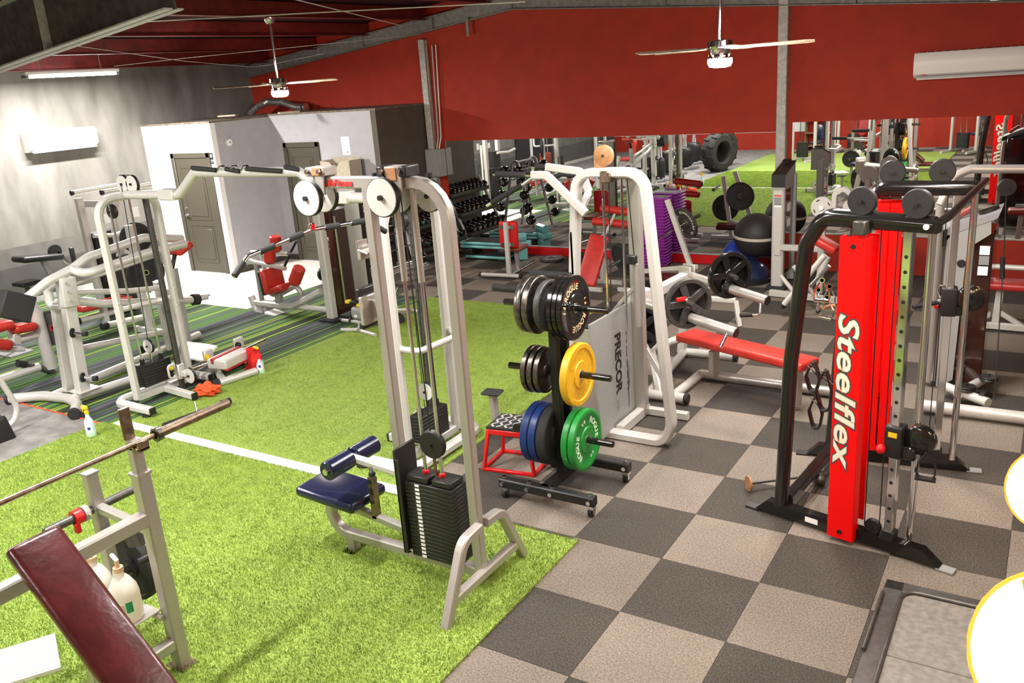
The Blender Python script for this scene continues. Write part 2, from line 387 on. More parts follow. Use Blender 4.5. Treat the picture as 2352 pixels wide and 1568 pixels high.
o = blades('turf_blades', -5.75, -.55, -2.3, .575, 14000, .021, .0028); o['kind'] = 'stuff'; o['label'] = 'short bright green artificial grass blades of the near turf'; o['category'] = 'grass'
o = blades('turf_blades', -5.5, -2.04, .70, 5.52, 8000, .016, .0035); o['kind'] = 'stuff'; o['label'] = 'short green artificial grass blades of the far turf'; o['category'] = 'grass'
# white lines on the turf
mat('white_tape', (.78,.76,.73), .6, 0, .08, 20)
struct('trim_2', B().box2((-5.62,.585,-.006), (-2.0,.70,.006)), 'white_tape')
mat('white_grid', (.80,.78,.76), .6, 0, .05, 20)
# ---- walls
m, nt, b = node_mat('concrete', .8); g = nd(nt, 'ShaderNodeNewGeometry'); n = nd(nt, 'ShaderNodeTexNoise', i_Scale=1.3, i_Detail=6.); mp = nd(nt, 'ShaderNodeMapping'); mp.inputs['Scale'].default_value = (1,2.2,.7)
nt.links.new(g.outputs['Position'], mp.inputs['Vector']); nt.links.new(mp.outputs['Vector'], n.inputs['Vector'])
r = nd(nt, 'ShaderNodeValToRGB'); e = r.color_ramp.elements; e[0].position = .32; e[0].color = (.105,.097,.086,1); e[1].position = .70; e[1].color = (.20,.188,.170,1); nt.links.new(n.outputs['Fac'], r.inputs['Fac']); nt.links.new(r.outputs['Color'], b.inputs['Base Color'])
bp = nd(nt, 'ShaderNodeBump', i_Strength=.3, i_Distance=.02); nt.links.new(n.outputs['Fac'], bp.inputs['Height']); nt.links.new(bp.outputs['Normal'], b.inputs['Normal'])
wl = struct('wall_left', B().box2((XL-.1,YN,-.1), (XL,YW,4.7)), 'concrete')
mat('band_mid', (.105,.098,.09), .8, 0, .2, 4); mat('band_low', (.062,.058,.054), .8, 0, .2, 4)
struct('painted_band', B().box2((XL,YN,.62), (XL+.004,5.87,.92)), 'band_mid', wl)
struct('painted_band', B().box2((XL,YN,0), (XL+.004,5.87,.62)), 'band_low', wl)
struct('baseboard_left', B().box2((XL+.004,YN,0), (XL+.02,5.86,.09)), 'flange_grey')
mat('red_wall', (.36,.021,.004), .75, 0, .10, 5)
wf = struct('wall_far', B().box2((XL-.1,YW,-.1), (XR+.1,YW+.1,4.7)), 'red_wall')
struct('wall_right', B().box2((XR,YN,-.1), (XR+.1,YW,4.7)), 'concrete')
struct('wall_near', B().box2((XL-.1,YN-.1,-.1), (XR+.1,YN,4.7)), 'red_wall')
# mirrors
def mirror(label, x0, x1, z0, z1, n, group='wall mirrors'):
    t = Thing('wall_mirror', label, 'mirror', ((x0+x1)/2,YW,z0)); wd = (x1-x0)/n
    for k in range(n):
        t.part('mirror_pane', B().box2((x0+k*wd+.0015,YW-.008,z0), (x0+(k+1)*wd-.0015,YW-.0005,z1)), 'mirror_glass')
    t.part('edge_strip', B().box2((x0,YW-.014,z0-.02), (x1,YW-.0005,z0)), 'flange_grey')
mirror('long mirror under the red wall, left of the grey steel column', -7.2, -1.5, .16, 1.92, 4)
mirror('wall mirror right of the grey steel column, raised above a red strip', -1.28, 4.4, .53, 2.04, 4)
struct('baseboard_far', B().box2((-7.3,YW-.03,0), (-1.5,YW-.001,.135), .004), 'red_paint')
# steel columns on the far wall
struct('trim_4', B().rtube([(-7.43,YW-.06,0),(-7.43,YW-.06,3.6)], .12, .12, (1,0,0)), 'flange_grey')
struct('trim_5', B().rtube([(-1.41,YW-.06,0),(-1.41,YW-.06,3.66)], .13, .12, (1,0,0)), 'flange_grey')
# restroom block
mat('paint_white', (.80,.79,.78), .6); mat('paint_grey', (.40,.395,.42), .65, 0, .05, 6); mat('paint_dark', (.095,.080,.062), .7, 0, .12, 5); mat('cap_wood', (.16,.13,.10), .7, 0, .4, 12)
HB = 2.53
struct('wall_restroom_front', B().box2((XL,5.87,0), (-9.99,5.97,HB)), 'paint_white')
struct('wall_restroom_side', B().box2((-10.08,5.97,0), (-9.99,7.15,HB)), 'paint_grey')
struct('wall_restroom_inner', B().box2((-10.08,7.15,0), (-7.55,7.25,HB+.02)), 'paint_grey')
struct('wall_restroom_end', B().box2((-7.64,7.145,0), (-7.53,YW,HB+.02)), 'paint_dark')
struct('trim_6', B().box2((XL,5.86,HB), (-9.98,8.0,HB+.03)).box2((-9.985,7.14,HB+.02), (-7.52,YW,HB+.05)), 'cap_wood')
struct('baseboard_restroom', B().box2((-9.99,5.95,0), (-9.975,7.15,.09)).box2((-10.0,7.13,0), (-9.72,7.15,.09)).box2((-8.85,7.13,0), (-7.55,7.15,.09)), 'door_taupe')
def door(name, x0, x1, y, h, lbl):
    d = struct(name, B().box2((x0,y-.012,.01), (x1,y+.02,h), .003), 'door_taupe', label=lbl)
    wd = x1-x0
    for a, c in ((.18,.42*h),(.47*h,h-.16)):
        o = struct('door_panel', B().ring(((x0+x1)/2,y,0),(0,1,0),.001,.002,.001,4) if 0 else B().rtube([(x0+.15*wd,y-.014,a),(x1-.15*wd,y-.014,a),(x1-.15*wd,y-.014,c),(x0+.15*wd,y-.014,c),(x0+.15*wd,y-.014,a)], .012, .02, (0,1,0)), 'door_taupe', d)
        struct('door_panel', B().box2((x0+.22*wd,y-.022,a+.06), (x1-.22*wd,y-.01,c-.06), .006), 'door_taupe', d)
    struct('door_handle', B().cyl((x0+.07,y-.012,1.0),(x0+.07,y-.05,1.0),.026,12).cyl((x0+.07,y-.05,1.0),(x0+.17,y-.06,1.0),.011,10).cyl((x0+.07,y-.012,1.12),(x0+.07,y-.03,1.12),.022,12), 'chrome', d)
    for a, c, e_, f_ in ((x0-.09,x0-.005,0,h+.09),(x1+.005,x1+.09,0,h+.09)): struct('door_casing', B().box2((a,y-.03,e_), (c,y,f_), .006), 'door_taupe', d)
    struct('door_casing', B().box2((x0-.09,y-.03,h+.005), (x1+.09,y,h+.09), .006), 'door_taupe', d)
door('door_1', -11.02, -10.2, 5.87, 1.97, 'taupe two-panel door in the white restroom wall')
door('door_2', -9.62, -8.95, 7.15, 1.99, 'taupe two-panel door in the grey recessed wall')
# ---- roof
mat('roof_deck', (.030,.0055,.005), .6, .1, .4, 3)
zr = lambda x: rb(x)+.40
for nm, xa, xb in (('ceiling', XL-.1, APX), ('ceiling_right', APX, XR+.1)):
    struct(nm, B().add([(xa,YN-.1,zr(xa)),(xb,YN-.1,zr(xb)),(xb,YW+.1,zr(xb)),(xa,YW+.1,zr(xa)),(xa,YN-.1,zr(xa)+.05),(xb,YN-.1,zr(xb)+.05),(xb,YW+.1,zr(xb)+.05),(xa,YW+.1,zr(xa)+.05)],
        [(0,1,2,3),(4,7,6,5),(0,4,5,1),(2,6,7,3),(1,5,6,2),(0,3,7,4)]), 'roof_deck')
px_ = -11.2
while px_ < XR:
    struct('trim_purlin', B().box2((px_-.035,YN,rb(px_)+.19), (px_+.035,YW-.02,rb(px_)+.39)).box2((px_-.035,YN,rb(px_)+.19), (px_+.09,YW-.02,rb(px_)+.202)), 'purlin_red'); px_ += 1.28
def rafter(name, y, drop, dep, tw, web, fl):
    for k, (xa, xb) in enumerate(((XL+.02, APX), (APX, XR-.02))):
        if y < 5 and k == 0: xb = -4.5
        if y < 5 and k == 1: xa, drop, dep = -4.5, .0, .18
        za, zb = rb(xa)-drop, rb(xb)-drop
        if y < 5 and k == 0: zb = 3.23+.107*(xb+11.85)-drop
        o = struct(name, B().bar((xa,y,za+dep/2), (xb,y,zb+dep/2), tw, dep, side=(0,1,0), ch=0), web)
        struct('flange', B().bar((xa,y,za+.006), (xb,y,zb+.006), .2 if y < 5 else .12, .014, side=(0,1,0), ch=0), fl, o)
        struct('flange', B().bar((xa,y,za+dep-.006), (xb,y,zb+dep-.006), .2 if y < 5 else .12, .014, side=(0,1,0), ch=0), fl, o)
        for s_ in range(1, 4):
            xs = xa+(xb-xa)*s_/4; struct('stiffener', B().box((xs,y,rb(xs)-drop+dep/2), (.012,.19 if y < 5 else .12,dep-.02)), fl, o)
rafter('beam_main', 1.25, .37, .55, .02, 'beam_dark', 'flange_grey')
rafter('beam_main', -5.6, .37, .55, .02, 'beam_dark', 'flange_grey')
rafter('beam_endwall', YW-.075, .0, .22, .02, 'beam_grey', 'beam_grey')
q = roofhit(432,30,-.36); struct('trim_bracket', B().box((q.x,1.17,q.z+.02), (.16,.012,.2)).box((q.x+.05,1.14,q.z-.03), (.10,.08,.10)).cyl((q.x-.02,1.16,q.z+.05),(q.x-.02,1.14,q.z+.05),.02,8).cyl((q.x+.06,1.16,q.z+.05),(q.x+.06,1.14,q.z+.05),.02,8), 'beam_dark')
# wall clip on the end rafter
q = V(ay(1075,62,8.38)); struct('trim_clip', B().box((q.x,8.37,q.z), (.05,.03,.28)), 'beam_grey')
def wire(name, pts, r, m, label, cat='cable'):
    P = [V(p) for p in pts]; single(name, B().tube(P, r, 6, fil=.3), m, label, cat, P[0])
wire('ceiling_conduit', [roofhit(300,52,.0), roofhit(420,45,.0), roofhit(1206,4,-.02)], .007, 'white_frame', 'pale conduit strung level beneath the red purlins')
wire('ceiling_conduit', [roofhit(640,-12,.0), roofhit(683,0,.0), ay(951,66,8.2)], .007, 'white_frame', 'pale conduit sloping down to the end-wall rafter')
wire('brace_cable', [roofhit(262,152,-.06), roofhit(420,134,-.05), ay(968,79,8.25)], .004, 'flange_grey', 'thin brace cable rising from the strip light to the end-wall rafter')
wire('brace_cable', [roofhit(150,102,-.02), roofhit(420,140,-.04), roofhit(590,155,-.06), roofhit(743,123,-.06)], .004, 'flange_grey', 'thin slack cable sagging behind the left ceiling fan')
# strip light fixtures
for i, (x, y, z, ln, pw, c) in enumerate(STRIPS):
    lb = STRIP_LABELS[i]
    t = Thing('strip_light', lb, 'strip light', (x,y,z), 'ceiling strip lights')
    t.part('housing', B().box((x,y,z), (.14,ln+.12,.05), None, .01), 'white_plastic')
    t.part('diffuser', B().box((x,y,z-.045), (.11,ln,.04), None, .018), 'lamp_glow')
    for s_ in (-1,1): t.part('end_cap', B().box((x,y+s_*(ln/2+.03),z-.04), (.12,.05,.06), None, .008), 'label_grey')
    for s_ in (-1,1): t.part('hanger_rod', B().cyl((x,y+s_*ln*.35,z+.02),(x,y+s_*ln*.35,zr(x)),.006,6), 'flange_grey')
# ------------------------------------------------------------------ shared gym pieces
def pulley(t, c, axis, r, w=.03, face='pulley_white', rim='black', parent=None):
    c = V(c); a = V(axis).normalized()
    o = t.part('pulley', B().lathe(c-a*w/2, a, [(r*.97,0),(r,w*.12),(r*.9,w*.5),(r,w*.88),(r*.97,w)], 26), rim, parent)
    t.part('pulley_face', B().lathe(c-a*(w/2+.004), a, [(r*.93,0),(r*.95,.004)], 26).lathe(c+a*(w/2), a, [(r*.95,0),(r*.93,.004)], 26), face, o)
    t.part('axle_bolt', B().cyl(c-a*(w/2+.02), c+a*(w/2+.02), r*.14, 8), 'black', o)
    return o
def stack(t, c, sx, sy, z0, n, h, gap=.002, m='black', along=(1,0,0)):
    c = V(c); R = Matrix.Rotation(math.atan2(along[1], along[0]), 3, 'Z'); o0 = None
    for k in range(n):
        if o0 is None: o0 = t.part('weight_plate', B().box((c.x,c.y,z0+h/2), (sx,sy,h-gap), R, .003), m)
        else: q = o0.copy(); COL.objects.link(q); q.parent = t.o; q.location = (0,0,k*h)
def disc_plate(name, label, c, axis, r, w, m, hub='iron', style='bumper', group=None, text=None, tm=None, cat='weight plate', up=(0,0,1)):
    """a weight plate standing on a peg; axis points out of the visible face"""
    a = V(axis).normalized(); c = V(c); t = Thing(name, label, cat, c, group); h = w/2
    if style == 'bumper':
        pr = [(.026,-h),(r*.42,-h),(r*.44,-h*.7),(r*.80,-h*.7),(r*.84,-h),(r*.97,-h),(r,-h*.8),(r,h*.8),(r*.97,h),(r*.84,h),(r*.80,h*.7),(r*.44,h*.7),(r*.42,h),(.026,h),(.026,-h)]
        t.part('disc', B().lathe(c, a, pr, 40), m)
    elif style == 'iron':
        pr = [(.026,-h),(r*.28,-h),(r*.30,-h*.35),(r*.86,-h*.35),(r*.89,-h),(r*.98,-h),(r,-h*.8),(r,h*.8),(r*.98,h),(r*.89,h),(r*.86,h*.35),(r*.30,h*.35),(r*.28,h),(.026,h),(.026,-h)]
        t.part('disc', B().lathe(c, a, pr, 36), m)
    elif style == 'grip':      # plate with hand holes: rim, hub and spokes
        t.part('rim', B().lathe(c, a, [(r*.84,-h),(r*.98,-h),(r,-h*.7),(r,h*.7),(r*.98,h),(r*.84,h),(r*.82,0),(r*.84,-h)], 40), m)
        u = V(up); u = (u-a*u.dot(a)).normalized(); vv = a.cross(u)
        for k in range(5):
            an = 2*math.pi*k/5+.3; d = u*math.cos(an)+vv*math.sin(an); sd = a.cross(d)
            t.part('spoke', B().bar(c+d*r*.12, c+d*r*.87, r*.30, w*.7, side=sd, ch=.006), m)
        t.part('hub_plate', B().lathe(c, a, [(.026,-h),(r*.26,-h),(r*.28,-h*.8),(r*.28,h*.8),(r*.26,h),(.026,h),(.026,-h)], 24), m)
    t.part('hub', B().ring(c, a, .025, .036, w+.006, 20), hub)
    if text:
        for tx, sz, rad, a0, st, fl in text: t.part('lettering', arc_text(tx, sz, c+a*(h*(1.02 if style == 'bumper' and rad > r*.84 else .72 if style == 'bumper' else .37)), a, up, rad, a0, st, flip=fl, bold=.0012), tm)
    return t
# ------------------------------------------------------------------ lat pulldown in the middle
YC = -.15
t = Thing('lat_pulldown_machine', 'silver lat pulldown tower with navy seat and black weight stack on near turf', 'gym machine', (-1.3,YC,0))
t.part('upright', B().rtube([(-1.36,YC,.13),(-1.36,YC,2.40)], .062, .062, (1,0,0)), 'silver')
t.part('main_frame', B().rtube([(-1.74,YC,2.425),(-.835,YC,2.425),(-.835,YC,.13)], .06, .066, (0,1,0), .2), 'silver')
t.part('base_rail', B().rtube([(-2.02,YC,.41),(-2.02,YC,.12),(-.80,YC,.12)], .062, .062, (0,1,0), .16), 'silver')
t.part('seat_rail', B().rtube([(-2.0,YC,.35),(-1.39,YC,.27)], .05, .05, (0,1,0)), 'silver')
t.part('foot', B().box((-1.86,YC,.05), (.06,.06,.10)).box((-1.86,YC,.006), (.10,.14,.012)), 'silver')
for s in (-1,1):
    t.part('rear_leg', B().rtube([(-.80,YC+s*.03,.44),(-.80,YC+s*.20,.43),(-.80,YC+s*.42,.0)], .06, .055, (1,0,0), .10), 'silver')
t.part('rear_crossbar', B().rtube([(-.80,YC-.36,.13),(-.80,YC+.36,.13)], .055, .055, (0,0,1)), 'silver')
t.part('shroud', B().box2((-1.335,YC-.10,.17), (-1.32,YC+.10,.86), .004).box2((-1.335,YC-.10,.17), (-1.30,YC-.088,.80), .003), 'black')
stack(t, (-1.115,YC,0), .35, .15, .155, 19, .0265)
t.part('top_weight', B().box((-1.20,YC,.68), (.16,.13,.035), None, .004).box((-1.02,YC,.68), (.14,.13,.035), None, .004), 'black')
for k in range(19): t.part('number_label', B().box((-1.195,YC-.0765,.155+(k+.5)*.0265), (.032,.002,.015)), 'white_sign')
for x in (-1.175,-1.055):
    t.part('guide_rod', B().cyl((x,YC,.16),(x,YC,2.39),.011,10), 'chrome')
    t.part('rod_sleeve', B().cyl((x,YC,1.88),(x,YC,2.39),.018,12), 'silver')
    t.part('rubber_stop', B().cyl((x,YC,.70),(x,YC,.718),.02,10), 'red_paint')
pulley(t, (-1.10,YC,.90), (0,1,0), .088, .035, 'black', 'black')
t.part('stack_rod', B().cyl((-1.10,YC,.67),(-1.10,YC,.82),.010,8), 'rusty_steel')
for dy in (-.072, .055):
    pulley(t, (-1.755,YC+dy,2.345), (0,1,0), .105, .03); pulley(t, (-1.20,YC+dy,2.355), (0,1,0), .108, .03)
pulley(t, (-1.02,YC+.10,2.34), (0,1,0), .09, .03)
for x, w_ in ((-1.70,.15),(-1.14,.20)):
    t.part('pulley_bracket', B().box((x,YC,2.488), (w_,.11,.05), None, .006).box((x+.03,YC-.05,2.43), (.06,.012,.14)).box((x+.03,YC+.05,2.43), (.06,.012,.14)), 'silver')
    for s in (-1,1): t.part('bracket_bolt', B().cyl((x+s*w_*.3,YC-.06,2.49),(x+s*w_*.3,YC-.075,2.49),.014,8), 'rusty_steel')
for x in (-1.215,-1.065): t.part('bracket_end', B().box((x,YC,2.488), (.055,.122,.056), None, .006), 'black')
t.part('bracket_plate', B().box((-1.14,YC-.058,2.475), (.07,.008,.07), None, .003), 'orange_board'); t.part('bracket_plate', B().box((-1.68,YC-.058,2.49), (.07,.008,.045), None, .003), 'orange_board')
for x in (-1.30,-.93): t.part('cap_bolt', B().cyl((x,YC,2.455),(x,YC,2.475),.02,10), 'black')
t.part('cable', B().tube([(-1.10,YC-.01,.95),(-1.13,YC-.01,2.36)], .004, 6).tube([(-1.05,YC+.02,.95),(-1.06,YC+.02,2.4)], .004, 6).tube([(-1.85,YC-.01,2.34),(-1.84,YC-.01,2.25)], .005, 6), 'black')
t.part('bar_hook', B().rtube([(-1.39,YC,2.03),(-1.46,YC,2.05),(-1.46,YC,2.10)], .09, .012, (0,1,0)).box((-1.455,YC,2.03), (.03,.08,.08), None, .004), 'silver', label='tan bar hook')
t.part('bar_holder', B().box((-1.45,YC,1.70), (.03,.17,.17), None, .006).box((-1.42,YC,1.70), (.06,.03,.10)), 'silver')
t.part('holder_rubber', B().box((-1.47,YC,1.80), (.035,.16,.06), None, .006), 'black'); t.part('holder_rubber', B().box((-1.47,YC,1.61), (.035,.16,.04), None, .006), 'black')
# thigh rollers and seat
t.part('roller_arm', B().rtube([(-1.77,YC,.69),(-1.39,YC,.66)], .05, .045, (0,1,0)), 'white_frame')
t.part('roller_shaft', B().cyl((-1.775,YC-.24,.69),(-1.775,YC+.24,.69),.02,10), 'chrome')
for s in (-1,1):
    r = t.part('thigh_roller', B().cyl((-1.775,YC+s*.015,.69),(-1.775,YC+s*.225,.69),.062,22,ch=.008), 'navy')
    t.part('end_plug', B().cyl((-1.775,YC+s*.225,.69),(-1.775,YC+s*.235,.69),.022,10), 'brass', r)
t.part('adjust_post', B().rtube([(-1.62,YC,.30),(-1.62,YC,.58)], .05, .05, (1,0,0)), 'rusty_steel')
for z in (.42,.50,.56): t.part('post_plug', B().cyl((-1.62,YC-.024,z),(-1.62,YC-.032,z),.016,10), 'black')
t.part('pop_pin', B().cyl((-1.56,YC-.06,.68),(-1.50,YC-.12,.69),.012,8).sph((-1.49,YC-.13,.69),.022), 'black')
t.part('seat', B().box((-1.91,YC,.43), (.50,.34,.075), Matrix.Rotation(.06,3,'Y'), .03), 'navy')
t.part('seat_plate', B().box((-1.91,YC,.39), (.34,.2,.012)), 'silver')
t.text('lettering', 'LifeFitness', 'red_print', .052, (-1.655,YC-.0345,2.408), (1,0,0), (0,0,1), bold=.0012, shear=.3, sx=.95)
# lat bar hanging from the front pulley
XB = -1.83
P = [V(ax(537,635,XB)), V(ax(568,590,XB)), V(ax(716,528,XB)), V(ax(842,506,XB)), V(ax(886,532,XB))]
t = Thing('lat_bar', 'chrome lat bar with black rubber grips hanging from the silver pulldown tower', 'cable attachment', P[2])
t.part('bar', B().tube(P, .0125, 10, .05), 'chrome')
def along(a, b, k): return a+(b-a)*k
for a, b, u, v in ((P[0],P[1],.0,.75),(P[1],P[2],.18,.40),(P[1],P[2],.62,.85),(P[2],P[3],.22,.48),(P[2],P[3],.7,.98),(P[3],P[4],.3,1.)):
    t.part('grip', B().cyl(along(a,b,u), along(a,b,v), .0185, 12, ch=.005), 'rubber')
t.part('swivel', B().box(P[2]+Vector((0,0,.02)), (.03,.04,.04), None, .005), 'chrome')
t.part('carabiner', B().tube([P[2]+Vector((0,-.015,.04)), P[2]+Vector((0,-.022,.12)), P[2]+Vector((0,0,.145)), P[2]+Vector((0,.022,.12)), P[2]+Vector((0,.015,.04))], .005, 6, .01), 'chrome')
# ------------------------------------------------------------------ cable crossover: two towers and a pull-up bar
t = Thing('cable_crossover', 'pale two-tower cable crossover with an arched pull-up bar standing along the turf', 'gym machine', (-4.05,1.3,0))
def tower(X, s):
    Y0, Y1 = 1.01, 1.65
    t.part('tower_frame', B().rtube([(X,Y0,.08),(X,Y0,2.08),(X,Y1,2.08),(X,Y1,.08)], .075, .075, (1,0,0), .17, .022), 'white_frame')
    t.part('base_frame', B().rtube([(X+s*.44,.86,.07),(X-s*.16,.86,.07),(X-s*.16,1.78,.07),(X+s*.17,1.78,.07)], .085, .085, (0,0,1), .13, .024), 'white_frame')
    t.part('base_rail', B().rtube([(X,Y0,.09),(X,Y1,.09)], .07, .06, (0,0,1)).rtube([(X-.02,1.33,.09),(X+s*.46,1.33,.06)], .07, .06, (0,0,1)), 'white_frame')
    for q in ((X+s*.44,.86,.07),(X+s*.17,1.78,.07),(X+s*.47,1.33,.06)): t.part('end_cap', B().box(q, (.02,.07,.07), None, .004), 'black')
    for q in ((X+s*.36,.86),(X+s*.10,1.78)): t.part('rubber_foot', B().cyl((q[0],q[1],0),(q[0],q[1],.025),.06,16), 'rubber')
    stack(t, (X-s*.03,1.27,0), .13, .34, .17, 8, .029)
    for y in (1.16,1.38): t.part('guide_rod', B().cyl((X-s*.03,y,.1),(X-s*.03,y,2.05),.011,10), 'chrome'); t.part('rod_bushing', B().cyl((X-s*.03,y,.40),(X-s*.03,y,.45),.024,10), 'black')
    pulley(t, (X-s*.03,1.27,.56), (0,1,0), .075, .03); t.part('stack_rod', B().cyl((X-s*.03,1.27,.40),(X-s*.03,1.27,.50),.011,8), 'chrome')
    t.part('slide_column', B().rtube([(X+s*.10,1.47,.06),(X+s*.10,1.47,2.06)], .05, .05, (1,0,0)), 'steel_dark')
    for k in range(18): t.part('pin_hole', B().cyl((X+s*.10,1.4435,.35+k*.09),(X+s*.10,1.4425,.35+k*.09),.008,8), 'black')
    c = t.part('carriage', B().box((X+s*.11,1.47,.24), (.085,.085,.16), None, .008).box((X+s*.18,1.47,.22), (.08,.05,.06), None, .006), 'white_frame')
    t.part('pop_pin', B().sph((X+s*.10,1.38,.30),.024), 'yellow', c)
    t.part('carriage_handle', B().tube([(X+s*.12,1.40,.34),(X+s*.12,1.33,.34),(X+s*.12,1.33,.20),(X+s*.12,1.40,.20)], .012, 8, .04), 'white_frame', c)
    pulley(t, (X+s*.24,1.49,.20), (0,1,0), .085, .03)
    for k in (0, 1): pulley(t, (X-.02+s*k*.145,1.35,2.19), (0,1,0), .088, .03)
    pulley(t, (X-s*.03,1.18,1.95), (0,1,0), .07, .03, 'black')
    t.part('cable', B().tube([(X-s*.03,1.27,.60),(X-s*.03,1.33,2.2)], .004, 6).tube([(X+s*.13,1.42,.3),(X+s*.13,1.42,2.1)], .004, 6).tube([(X-.06,1.35,2.275),(X+s*.10,1.35,2.275)], .004, 6), 'black')
    t.part('guard_bar', B().tube([(X,Y0,1.0),(X-s*.16,Y0+.06,.97),(X-s*.16,Y1-.06,.95),(X,Y1,.98)], .026, 10, .09), 'white_frame')
    for y in (Y0,Y1):
        for z in (.9,1.08): t.part('frame_bolt', B().cyl((X+s*.038,y,z),(X+s*.048,y,z),.012,8), 'flange_grey')
tower(-5.8, 1); tower(-2.3, -1)
t.part('pull_up_bar', B().tube([(-5.78,1.33,2.09),(-4.98,1.33,2.10),(-4.70,1.33,2.30),(-3.40,1.33,2.30),(-3.12,1.33,2.10),(-2.32,1.33,2.09)], .042, 14, .08), 'white_frame')
for x in (-5.12,-2.98): t.part('joint_plate', B().box((x,1.33,2.10), (.22,.11,.10), None, .01), 'white_frame')
for x0, x1, dz in ((-4.66,-4.36,.0),(-4.22,-4.06,-.012),(-3.96,-3.55,-.012),(-3.50,-3.36,.0)):
    t.part('grip', B().cyl((x0,1.27,2.335+dz+.012),(x1,1.285,2.335+dz-.012),.020,10,ch=.004), 'rubber')
for x in (-4.30,-4.14,-4.0): t.part('grip_bracket', B().box((x,1.29,2.34), (.02,.06,.05), Matrix.Rotation(.8,3,'Y'), .003), 'chrome')
# straight cable bar hanging at the foot of the left tower
a = V(gz(452,948,.06)); b = V(gz(522,922,.06)); d = (b-a).normalized()
t = Thing('cable_bar', 'black rubber-coated cable bar lying on the turf by the left crossover foot', 'cable attachment', a)
t.part('bar', B().cyl(a-d*.35, b, .022, 12, ch=.004), 'rubber'); t.part('end_knob', B().cyl(b-d*.06, b-d*.02, .035, 12).cyl(b-d*.01, b+d*.03, .035, 12), 'black')
t.part('chain', B().tube([a+Vector((0,0,.02)), V(gz(446,922,.16))], .007, 6), 'chrome')
# ------------------------------------------------------------------ plate tree on casters with its plates
PX, PY = -1.0, 1.2
t = Thing('plate_tree', 'black weight plate tree on casters loaded with coloured plates', 'plate rack', (PX,PY,0))
for y in (.90,1.47): 
    t.part('base_rail', B().rtube([(-1.36 if y < 1 else -1.28,y,.12),(-.60,y,.12)], .07, .07, (0,0,1)), 'black')
    for x in (-1.33 if y < 1 else -1.24,-.63):
        c = t.part('caster', B().box((x,y,.075), (.05,.05,.03)).box((x-.018,y,.045), (.005,.03,.05)).box((x+.018,y,.045), (.005,.03,.05)), 'chrome')
        t.part('wheel', B().cyl((x-.014,y,.036),(x+.014,y,.036),.036,16), 'rubber', c)
    for x in (-1.33 if y < 1 else -1.24,-1.12,-.93,-.63): t.part('bolt', B().cyl((x,y-.034,.12),(x,y-.05,.12),.016,8), 'chrome'); t.part('bolt', B().cyl((x,y,.155),(x,y,.168),.016,8), 'chrome')
t.part('cross_rail', B().rtube([(PX,.90,.12),(PX,1.47,.12)], .07, .07, (0,0,1)), 'black')
for y in (PY-.035,PY+.10): t.part('upright', B().rtube([(PX,y,.14),(PX,y,1.44)], .07, .05, (1,0,0)), 'black')
for z in (1.39,.91,.42):
    for s in (-1,1): t.part('peg', B().cyl((PX,PY,z),(PX+s*.41,PY,z),.024,14,ch=.004), 'black_gloss')
t.part('chain', B().tube([(PX-.06,PY+.03,1.2),(PX-.07,PY+.03,.6)], .008, 6), 'chrome')
AXR = (1,0,0); AXL = (1,0,0)
g = 'plates on the rolling rack'
def rogue(sz, rad, st): return [('ROGUE', sz, rad, -.35, st, False), ('ROGUE', sz, rad, math.pi-.35, st, False)]
x = PX+.055
for k in range(3):
    disc_plate('bumper_plate', ['innermost','middle','outermost'][k]+' thin black bumper plate of three on the top right peg of the plate tree', (x+.018,PY,1.39), AXR, .225, .034, 'black_gloss', 'chrome', group=g,
               text=rogue(.06,.150,.30)+[('10',.035,.15,-math.pi/2+.1,.25,False),('10',.035,.15,math.pi/2-.1,.25,False)] if k == 2 else None, tm='gold_print', up=(0,0,1)); x += .038
disc_plate('bumper_plate', 'yellow bumper plate on the middle right peg of the plate tree', (PX+.155,PY,.91), AXR, .225, .058, 'yellow_plate', 'chrome', group=g, text=rogue(.06,.150,.30), tm='yellow_plate')
disc_plate('bumper_plate', 'inner green bumper plate on the bottom right peg of the plate tree', (PX+.13,PY,.42), AXR, .225, .05, 'green_plate', 'chrome', group=g)
disc_plate('bumper_plate', 'outer green bumper plate with pale lettering facing the chequered floor', (PX+.185,PY,.42), AXR, .225, .05, 'green_plate', 'chrome', group=g,
           text=[('ROGUE',.062,.150,-1.75,.30,False),('ROGUE',.062,.150,1.1,.30,False),('KG',.03,.15,-.3,.2,False),('KG',.03,.15,2.7,.2,False)], tm='pale_print')
disc_plate('bumper_plate', 'inner black bumper plate behind the two blue ones', (PX-.06,PY,.42), AXR, .225, .075, 'rubber', 'chrome', group=g)
disc_plate('bumper_plate', 'inner blue bumper plate on the bottom left peg of the plate tree', (PX-.135,PY,.42), AXR, .225, .06, 'blue_plate', 'chrome', group=g)
disc_plate('bumper_plate', 'outer blue bumper plate facing the red plyo box', (PX-.20,PY,.42), AXR, .225, .06, 'blue_plate', 'chrome', group=g)
for k, (dx, r_) in enumerate(((-.10,.165),(-.15,.17),(-.20,.172))):
    disc_plate('iron_plate', ['innermost','middle','outermost'][k]+' worn iron plate of three on the middle left peg of the plate tree', (PX+dx,PY,.91), AXR, r_, .036, 'worn_iron', 'iron', 'iron', group=g)
disc_plate('iron_plate', 'black iron plate between the bumpers and the big worn plate on the top peg', (PX-.05,PY,1.39), AXR, .18, .045, 'iron', 'iron', 'iron', group=g)
disc_plate('iron_plate', 'big worn iron grip plate on the top left peg of the plate tree', (PX-.19,PY,1.39), AXR, .20, .05, 'worn_iron', 'iron', 'iron', group=g, text=[('STANDARD',.03,.13,.2,.2,False)], tm='iron')
disc_plate('iron_plate', 'second worn iron plate beside the big one on the top left peg', (PX-.13,PY,1.39), AXR, .205, .045, 'worn_iron', 'iron', 'iron', group=g)
